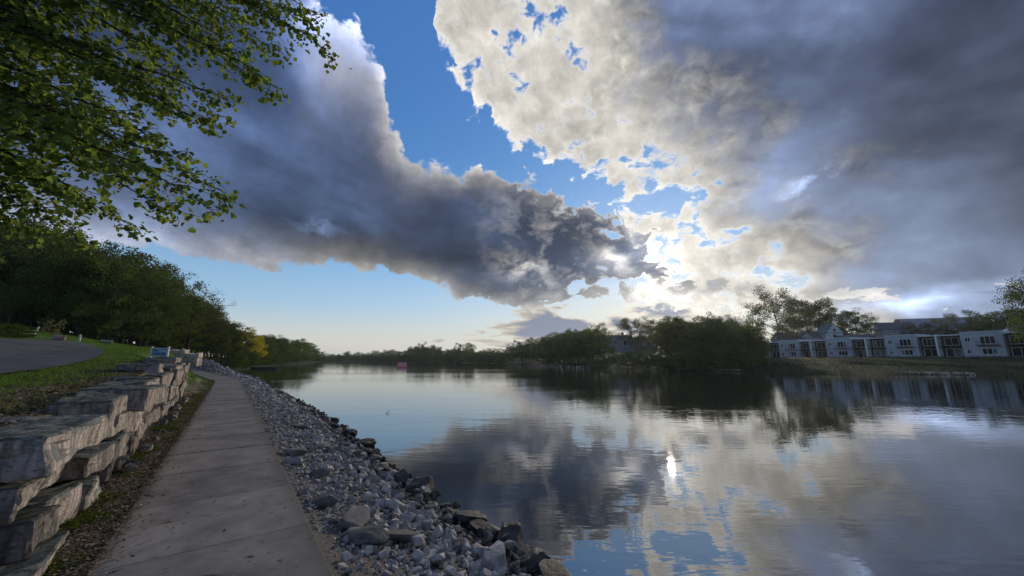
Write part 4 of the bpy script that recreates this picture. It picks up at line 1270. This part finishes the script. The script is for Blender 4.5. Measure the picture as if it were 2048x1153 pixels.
M['boat'] = simple('grey_boat_hull', (0.10, 0.11, 0.125), 0.5, 0.1, 2.0)
M['post_white'] = simple('white_post_paint', (0.62, 0.62, 0.60), 0.7, 0.08, 6.0)
M['foam'] = M['pale_stone']
def glass():
    m, nt, b = new_mat('window_glass', 0.5)
    b.inputs['Base Color'].default_value = (0.012, 0.015, 0.02, 1); b.inputs['Roughness'].default_value = 0.06; b.inputs['IOR'].default_value = 1.5
    return m
M['glass'] = glass()

def window(parent, x0, x1, z0, z1, y, mull=(), frame=0.10, bar=False):
    """frame proud of the wall (wall face at y, outside is -y)"""
    o = MB().box(x0, x1, y - 0.03, y + 0.02, z0, z1).obj('window', M['white_trim'], parent)
    f = MB().box(x0 - 0.02, x1 + 0.02, y - 0.09, y - 0.032, z1 - frame, z1 + .02).box(x0 - .02, x1 + .02, y - .09, y - .032, z0 - .02, z0 + frame)
    f.box(x0 - .02, x0 + frame, y - .088, y - .034, z0 + frame, z1 - frame).box(x1 - frame, x1 + .02, y - .088, y - .034, z0 + frame, z1 - frame)
    xs = [x0 + frame] + [x0 + (x1 - x0) * k for k in mull] + [x1 - frame]
    for k in xs[1:-1]: f.box(k - .05, k + .05, y - .086, y - .036, z0 + frame, z1 - frame)
    f.obj('frame', M['white_trim'], o)
    for a, b in zip(xs, xs[1:]):
        MB().box(a + .01, b - .01, y - .055, y - .033, z0 + frame, z1 - frame).obj('pane', M['curtain'] if random.random() < 0.22 else M['glass'], o)

def balcony(parent, x0, x1, z, y0, y1):
    b = MB().box(x0, x1, y0, y1, z - .16, z).obj('balcony', M['rail'], parent)
    m = MB().box(x0, x1, y0 + .02, y0 + .07, z + .95, z + 1.02)
    n = int((x1 - x0) / 0.22)
    for k in range(n + 1):
        x = x0 + .03 + (x1 - x0 - .06) * k / n; m.box(x - .015, x + .015, y0 + .03, y0 + .06, z, z + .95)
    m.obj('railing', M['rail'], b)

def build_townhouses():
    A_ = Vector((99.5, 146.0)); B_ = Vector((123.0, 90.0))
    d = (B_ - A_).normalized(); U = 15.5
    w0 = c2w(A_.x, A_.y); w1 = c2w(B_.x, B_.y); ang = math.atan2(w1.y - w0.y, w1.x - w0.x)
    words = ('at the row end touching the wood', 'in front of the white gabled house', 'below the grey house with chimney', 'below the long grey roof', 'under the ragged leaning tree')
    for k in range(5):
        c = A_ + d * (U * k); p = c2w(c.x, c.y, 3.0)
        t = empty('townhouse', p, ang)
        tag(t, ('white and navy two storey townhouse ' + words[k]), 'townhouse', 'row of lakeside townhouses')
        b1, w_, b2 = 4.1, 7.2, 4.2
        x1, x2, x3 = 0.22 + b1, 0.22 + b1 + w_, U
        MB().box(-0.20, 0.22, -0.9, 8, -0.6, 6.15).obj('party_wall', M['white_trim'], t)
        MB().box(0.222, x1 - .002, 1.4, 8, -.6, 5.7).obj('bay_wall', M['navy'], t)
        MB().box(x2 + .002, x3 - .202, 1.4, 8, -.6, 5.7).obj('bay_wall', M['navy'], t)
        MB().box(x1, x2, 0, 8.2, -.6, 6.45).obj('wall', M['white_wall'], t)
        MB().box(x1 - .06, x2 + .06, -.06, 8.3, 6.452, 6.58).obj('parapet', M['white_trim'], t)
        for a, b in ((0.222, x1 - .064), (x2 + .064, x3 - .202)):
            MB().box(a, b, -.75, 8, 5.72, 6.0).obj('roof', M['white_trim'], t)
            balcony(t, a + .05, b - .05, 2.95, -.55, 1.39)
            m_ = (a + b) / 2
            window(t, m_ - 1.35, m_ + 1.35, 3.15, 5.25, 1.4, (0.5,) if k % 2 else (0.33, 0.66))
            window(t, m_ - 1.45, m_ + 1.45, 0.15, 2.35, 1.4, (0.5,))
        for z in (0.75, 3.85):
            window(t, x1 + 0.7, x1 + 1.75, z + .1, z + 1.25, 0.0, (0.5,))
            window(t, x1 + 3.3, x1 + 5.9, z - (.55 if z > 2 else 0.1), z + 1.45, 0.0, (0.33, 0.66))
        balcony(t, x1 + 2.7, x1 + 6.5, 3.05, -1.05, -.01)
        window(t, x1 + 0.6, x1 + 1.5, 5.3, 5.31, 0.0) if False else None
build_townhouses()

def house(name, label, px, t, zb, L, D, H, roofh, wall, roof, yaw, windows=(), chimney=None, gable_windows=False):
    r0, f0, _ = ray(px, 690); p = c2w(r0 * t, f0 * t, zb)
    h = tag(empty(name, p, R(-HEAD) + R(yaw)), label, 'house')
    MB().box(-L / 2, L / 2, -D / 2, D / 2, -2.5, H).obj('wall', wall, h)
    e = .35
    m = MB(); m.poly([(-L / 2 - e, -D / 2 - e, H), (-L / 2 - e, D / 2 + e, H), (-L / 2 - e, 0, H + roofh)], [(L / 2 + e, -D / 2 - e, H), (L / 2 + e, D / 2 + e, H), (L / 2 + e, 0, H + roofh)])
    rf = m.obj('roof', roof, h)
    for s in (-1, 1):
        g = MB(); x = s * (L / 2 + e + .004)
        g.poly([(x, -D / 2 - e + .5, H + .15), (x, D / 2 + e - .5, H + .15), (x, 0, H + roofh - .5)], [(x + s * .02, -D / 2 - e + .5, H + .15), (x + s * .02, D / 2 + e - .5, H + .15), (x + s * .02, 0, H + roofh - .5)])
        g.obj('gable', wall, h)
    for (x0, x1, z0, z1) in windows: window(h, x0, x1, z0, z1, -D / 2, (0.5,) if x1 - x0 > 1.2 else ())
    if gable_windows:
        for z0 in ((H - 2.2), (H + 0.6)):
            o = MB().box(-L / 2 - .05, -L / 2 + .01, -.5, .5, z0, z0 + 1.3) if z0 < H - 1 else MB().box(-L / 2 - e - .09, -L / 2 - e - .03, -.4, .4, z0, z0 + 1.1)
            o.obj('window', M['glass'], h)
    if chimney: MB().box(chimney - .4, chimney + .4, -.4, .4, H + roofh - 1.0, H + roofh + 1.1).obj('chimney', M['house_tan'], rf)
    return h
# heights from where their roofs stand above the townhouses
house('house', 'white gabled house with green roof behind the townhouses', 1660, 0.232, 10.2, 9, 6.5, 4.2, 4.4, M['house_white'], M['roof_teal'], 78, (), None, True)
house('house', 'pale house half hidden beside the white gabled house', 1627, 0.235, 8.6, 7, 6, 3.6, 3.0, M['house_white'], M['roof_grey'], 20, ((-2, -1, 1, 2.3), (1, 2, 1, 2.3)))
house('house', 'low grey roofed house at the edge of the wood behind the townhouses', 1583, 0.24, 7.5, 14, 8, 4.2, 3.6, M['house_grey'], M['roof_grey'], 5, ((-4, -2.8, 1, 2.3), (2, 3.4, 1, 2.3)))
house('house', 'wide low house with grey roof right of the white gabled house', 1712, 0.225, 8.2, 15, 8, 2.6, 2.8, M['house_grey'], M['roof_grey'], -12, ((-4, -2.8, .8, 2), (2, 3.4, .8, 2)))
house('house', 'grey gabled house with chimney beside the long roofed building', 1795, 0.20, 9.6, 10, 7, 4.6, 3.0, M['house_grey'], M['roof_grey'], -25, ((-3.6, -2.6, 1.6, 3), (-1, 0, 1.6, 3), (2, 3, 1.6, 3)), 1.5)
house('long_building', 'long building with broad grey roof above the townhouses', 1890, 0.195, 10.2, 26, 12, 3.4, 5.0, M['house_grey'], M['roof_light'], -22, ((-9, -7, 1, 2.4), (-3, -1, 1, 2.4), (4, 6, 1, 2.4)))
house('house', 'pale gabled house at the far end of the long roof', 1962, 0.18, 9.4, 10, 8, 3.4, 3.0, M['house_white'], M['roof_grey'], -40, ((-3, -1.8, 1, 2.3), (1, 2.2, 1, 2.3)))
house('house', 'long low house on the hillside lawn above the lake', 1232, 0.205, 7.8, 13, 7, 2.2, 2.3, M['house_grey'], M['roof_grey'], 8, ((-5.5, -4, .6, 2.1), (-2.5, -1, .6, 2.1), (1.5, 4.5, .2, 2.2)), 3.0)
house('house', 'brown house beside the long low one on the hillside lawn', 1290, 0.21, 7.4, 8, 6, 2.0, 2.0, M['house_tan'], M['roof_grey'], 14, ((-3, -1.8, .7, 2), (1, 2.6, .7, 2)))

# ------------------------------------------------------------------ far-bank stones
def far_stones():
    def strip(name, label, pts, n, s0, s1):
        P = []
        for _ in range(n):
            x = rng.uniform(pts[0][0], pts[-1][0]); y = np.interp(x, [a for a, _ in pts], [b for _, b in pts])
            r, f, u = ray(x, y); t = CAM_Z / -u * rng.uniform(1.0, 1.035)
            q = c2w(r * t, f * t); P.append((q.x, q.y, rng.uniform(0.0, 0.35)))
        temps = []
        for k in range(4):
            bm = hull_stone(900 + k, 10, (1, .8, .6), 0.3); temps.append(bm_arrays(bm)); bm.free()
        tag(scatter(name, temps, np.array(P), rng.uniform(s0, s1, n), M['pale_stone'], 0.8), label, 'stones', kind='stuff')
    strip('shore_stones', 'line of pale stones along the bank below the townhouses', ((1556, 744), (1640, 747), (1720, 748), (1860, 750), (1950, 751)), 520, .10, .34)
    strip('shore_stones', 'patch of white rocks on the shore below the dense wood', ((1398, 741.5), (1440, 743), (1486, 744)), 130, .12, .42)
    strip('shore_stones', 'few pale rocks on the shore left of the lawn', ((1070, 732), (1120, 734), (1182, 736.5)), 90, .12, .5)
far_stones()

def far_grass():
    n = 26000
    r = rng.uniform(40, 190, n); f = rng.uniform(35, 160, n)
    x = r * hc + f * hs; y = -r * hs + f * hc
    d = shore_dist(x, y); keep = (d > 0.3) & (d < 75) & (r / f > 0.52) & (r / f < 1.7)
    keep &= rng.random(n) < np.where(d < 30, 1.0, 0.5)
    x, y = x[keep], y[keep]; n = len(x)
    P_ = np.stack([x, y, land(x, y) - 0.05], -1)
    S_ = np.stack([rng.uniform(1.2, 3.5, n), rng.uniform(.5, 1.2, n), rng.uniform(.2, .6, n)], -1)
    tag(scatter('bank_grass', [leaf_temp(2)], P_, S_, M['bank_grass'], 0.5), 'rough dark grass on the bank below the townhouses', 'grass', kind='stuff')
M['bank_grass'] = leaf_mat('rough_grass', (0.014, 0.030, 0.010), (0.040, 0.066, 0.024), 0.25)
far_grass()

# ------------------------------------------------------------------ ski ramp, docks, boat
def wat(px, py):
    r, f, u = ray(px, py); t = CAM_Z / -u; return c2w(r * t, f * t, 0.0), t
def build_lake_things():
    p, t = wat(804, 734.6)
    o = tag(empty('water_ramp', p, R(-HEAD) + R(12)), 'pink water ski ramp floating on the open lake', 'ramp')
    # sloping deck seen from its high side
    MB().poly([(-1.5, 0.0, 1.45), (1.35, 0.0, 1.45), (1.35, .12, 1.52), (-1.5, .12, 1.52)], [(-1.15, -2.6, .02), (1.75, -2.6, .02), (1.75, -2.6, .14), (-1.15, -2.6, .14)]).obj('deck', M['pink'], o)
    MB().poly([(-1.16, -2.55, .0), (-1.5, 0.05, 0), (-1.5, 0.05, 1.42)], [(-1.22, -2.55, .0), (-1.58, 0.05, 0), (-1.58, 0.05, 1.42)]).obj('side_panel', M['pink_shaded'], o)
    MB().poly([(1.74, -2.55, .0), (1.34, 0.05, 0), (1.34, 0.05, 1.42)], [(1.70, -2.55, .0), (1.28, 0.05, 0), (1.28, 0.05, 1.42)]).obj('side_panel', M['pink_shaded'], o)
    MB().box(-1.5, 1.3, -.1, .0, -.1, 1.4).obj('back_panel', M['pink_shaded'], o)
    MB().box(-1.7, 1.9, -2.7, .3, -.25, .02).obj('float', M['wood_dark'], o)
    # docks below the yellow tree
    def dock(px, py, L, Wd, label, ry):
        p, t = wat(px, py)
        d = tag(empty('dock', p, R(-HEAD) + R(ry)), label, 'dock')
        n = int(L / 0.35)
        for k in range(n): MB().box(-L / 2 + L * k / n + .01, -L / 2 + L * (k + 1) / n - .01, -Wd / 2, Wd / 2, .42, .48).obj('plank', M['wood_dark'], d)
        MB().box(-L / 2, L / 2, -Wd / 2 + .1, -Wd / 2 + .2, .28, .419).obj('beam', M['wood_dark'], d)
        MB().box(-L / 2, L / 2, Wd / 2 - .2, Wd / 2 - .1, .28, .419).obj('beam', M['wood_dark'], d)
        for k in range(4):
            for s in (-1, 1):
                x = -L / 2 + .3 + (L - .6) * k / 3; MB().box(x - .06, x + .06, s * (Wd / 2 - .05) - .06, s * (Wd / 2 - .05) + .06, -1.2, .85).obj('post', M['wood_dark'], d)
    dock(508, 733.5, 8.0, 1.6, 'dark wooden dock in front of the yellow tree', -12)
    dock(545, 731.0, 9.0, 1.6, 'longer dark dock beyond the first one', -8)
    dock(486, 737.5, 4.0, 1.4, 'short dock against the white stone mound', 20)
    # low boat moored off the docks
    p, t = wat(525, 737.5)
    b = tag(empty('rowing_boat', p, R(-HEAD) + R(-6)), 'low grey flat boat moored off the docks', 'boat')
    def ring(x, w, z0, z1): return [(x, -w, z1), (x, -w * .75, z0), (x, w * .75, z0), (x, w, z1)]
    st = [(-4.2, .55, .0, .34), (-2.5, .85, -.08, .36), (0, .95, -.1, .36), (2.6, .8, -.06, .40), (4.0, .35, .1, .52), (4.5, .04, .3, .58)]
    V = [v for s in st for v in ring(*s)]; F = []
    for i in range(len(st) - 1):
        for k in range(3): F.append((i * 4 + k, i * 4 + k + 1, i * 4 + k + 5, i * 4 + k + 4))
        F.append((i * 4 + 3, i * 4, i * 4 + 4, i * 4 + 7))
    F += [(3, 2, 1, 0), tuple(len(V) - 4 + k for k in range(4))]
    me = bpy.data.meshes.new('hull'); me.from_pydata(V, [], F); me.materials.append(M['boat']); link('hull', me, b)
    for x in (-2.4, 0.3): MB().box(x - .2, x + .2, -.8, .8, .365, .42).obj('seat', M['wood_dark'], b)
    MB().box(-4.5, -4.1, -.2, .2, .2, .75).obj('motor', M['rail'], b)
    # small stick standing in the water and a floating twig
    p, t = wat(776, 827)
    s = MB().tube([(-.10, 0, .01), (-.02, 0, .05), (.02, .01, .13)], [.014, .012, .006], 5).tube([(-.02, 0, .05), (.12, .02, .03)], [.011, .005], 5).obj('stick', M['wood_dark'], None, loc=p)
    tag(s, 'small dark stick poking out of the still water', 'stick')
    p, t = wat(672, 862)
build_lake_things()

# ------------------------------------------------------------------ lawn things: sign, boulders, posts
def build_lawn_things():
    r0, f0, u0 = ray(318, 713); t = 0.0262
    p = c2w(r0 * t, f0 * t); p.z = CAM_Z + u0 * t; g = land1(p.x, p.y)
    s = tag(empty('information_sign', (p.x, p.y, g), R(-HEAD) + R(12)), 'white framed information sign with blue panel on the lawn behind the wall', 'sign')
    z0 = max(p.z - g, 0.05)
    W_, H_ = .70, .44
    for x in (-W_ / 2 - .02, W_ / 2 + .02): MB().box(x - .035, x + .035, -.04, .04, -.2, z0 + H_ + .06).obj('post', M['post_white'], s)
    MB().box(-W_ / 2 + .016, W_ / 2 - .016, -.02, .02, z0, z0 + H_).obj('board', simple('sign_blue', (0.20, 0.34, 0.46), 0.5, 0.1, 6), s)
    M['sign_dark'] = simple('sign_print_dark', (0.04, 0.09, 0.16), 0.5, 0.1, 9); M['sign_pale'] = simple('sign_print_pale', (0.45, 0.55, 0.62), 0.5, 0.1, 9)
    for (x0, x1, a, b, mt) in ((-.27, -.12, .27, .33, 'sign_dark'), (-.02, .26, .24, .31, 'sign_pale'), (-.24, .05, .10, .16, 'sign_dark'), (.10, .26, .08, .17, 'sign_dark'), (-.28, .28, .37, .40, 'sign_pale')):
        MB().box(x0, x1, -.024, -.021, z0 + a, z0 + b).obj('print', M[mt], s)
    # pink granite boulder by the driveway
    p = hit(115, 682); t = p.xy.length / math.hypot(*ray(115, 682)[:2])
    o = link('granite_boulder', boulder_mesh(801, (1, .8, .85), M['pink_stone'], 2, 0.05), None, (p.x, p.y, p.z + .35 * 11.5 * t), (0.1, 0, .4), (12.5 * t,) * 3)
    tag(o, 'rounded pink granite boulder beside the driveway', 'boulder')
    p = hit(212, 687); t = p.xy.length / math.hypot(*ray(212, 687)[:2])
    o = link('pale_boulder', boulder_mesh(802, (1, .6, .42), M['pale_stone'], 2, 0.05), None, (p.x, p.y, p.z + .1), (0, .1, .1), (12.5 * t,) * 3)
    tag(o, 'flat pale boulder on the lawn in front of the wood', 'boulder')
    for px, py, hh, lab in ((203, 682, 14, 'thin white post standing behind the flat pale boulder'), (158, 683, 11, 'short white post at the end of the driveway')):
        p = hit(px, py); t = p.xy.length / math.hypot(*ray(px, py)[:2])
        m = MB().box(-.05, .05, -.05, .05, -.2, hh * t).poly([(-.06, -.06, hh * t), (.06, -.06, hh * t), (.06, .06, hh * t), (-.06, .06, hh * t)], [(-.01, -.01, hh * t + .08), (.01, -.01, hh * t + .08), (.01, .01, hh * t + .08), (-.01, .01, hh * t + .08)])
        tag(m.obj('marker_post', M['post_white'], None, loc=p), lab, 'post')
    p = hit(68, 670); t = p.xy.length / math.hypot(*ray(68, 670)[:2])
    s = tag(empty('small_sign', p, R(-HEAD) + R(25)), 'small tilted white sign at the edge of the wood', 'sign')
    s.rotation_euler = (0, R(14), R(-HEAD) + R(20))
    MB().box(-.04, .04, -.04, .04, -.3, 16 * t).obj('post', M['post_white'], s)
    MB().box(-4.5 * t, 3.5 * t, -.07, -.045, 4 * t, 9 * t).obj('board', M['post_white'], s)
    # far terrace wall behind the sign
    w = tag(empty('terrace_wall', hit(330, 714)), 'low pale stone terrace wall across the lawn behind the sign', 'wall')
    bpy.context.view_layer.update()
    o0 = w.location.copy()
    ends = []
    for px, t_ in ((246, .042), (300, .0425), (345, .043), (385, .0435), (402, .0437)):
        r, f, _ = ray(px, 708); q_ = c2w(r * t_, f * t_); ends.append((q_.x, q_.y))
    P = resample(ends, 18)
    c2t = lambda c: (c[0] * hs + c[1] * hc) / 753.0
    q2 = random.Random(9)
    for i in range(17):
        a, b = P[i], P[i + 1]; c = (a + b) / 2; L = float(np.hypot(*(b - a))); ang = math.atan2(-(b - a)[0], (b - a)[1])
        t_ = c2t(c); g = CAM_Z + 19.0 * t_ - (0.30 if i > 13 else 0.0)
        for k in range(3):
            me = block_mesh(1000 + (i * 3 + k) % 12, 1.0, .8, .42, M['pale_stone'], 2, 0.05) if len(TW) < 12 else bpy.data.meshes[TW[(i * 3 + k) % 12]]
            if len(TW) < 12: TW.append(me.name)
            link('stone_block', me, w, Vector((c[0], c[1], g - .36 * (k + 1))) - o0, (0, 0, ang + q2.uniform(-.08, .08)), (1, L * q2.uniform(.92, 1.02), q2.uniform(.85, 1.1)))
    # small dark bench beside the path bend
    p = hit(381, 722)
    b = tag(empty('park_bench', p, R(-20)), 'small dark bench beside the path below the terrace wall', 'bench')
    MB().box(-.75, .75, -.2, .2, .42, .48).obj('seat', M['wood_dark'], b)
    MB().box(-.75, .75, .2, .25, .55, .95).obj('backrest', M['wood_dark'], b)
    for x in (-.6, .6): MB().box(x - .04, x + .04, -.18, .24, -.1, .42).obj('leg', M['post_white'], b)
TW = []
build_lawn_things()

# ------------------------------------------------------------------ haze volume added to lift the dark trees across the lake, like lens glare
def build_haze():
    m = bpy.data.materials.new('haze'); m.use_nodes = True; nt = m.node_tree; nt.nodes.clear()
    v = nt.nodes.new('ShaderNodeVolumePrincipled'); o = nt.nodes.new('ShaderNodeOutputMaterial')
    v.inputs['Color'].default_value = (0.80, 0.88, 0.95, 1); v.inputs['Density'].default_value = 0.00014; v.inputs['Anisotropy'].default_value = 0.55
    nt.links.new(v.outputs[0], o.inputs['Volume'])
    b = MB().box(-2900, 2900, -1300, 3500, -3.0, 60.0).obj('haze', m)
    tag(b, 'thin pale haze added to lighten the dark trees across the lake', 'haze', kind='stuff')
build_haze()
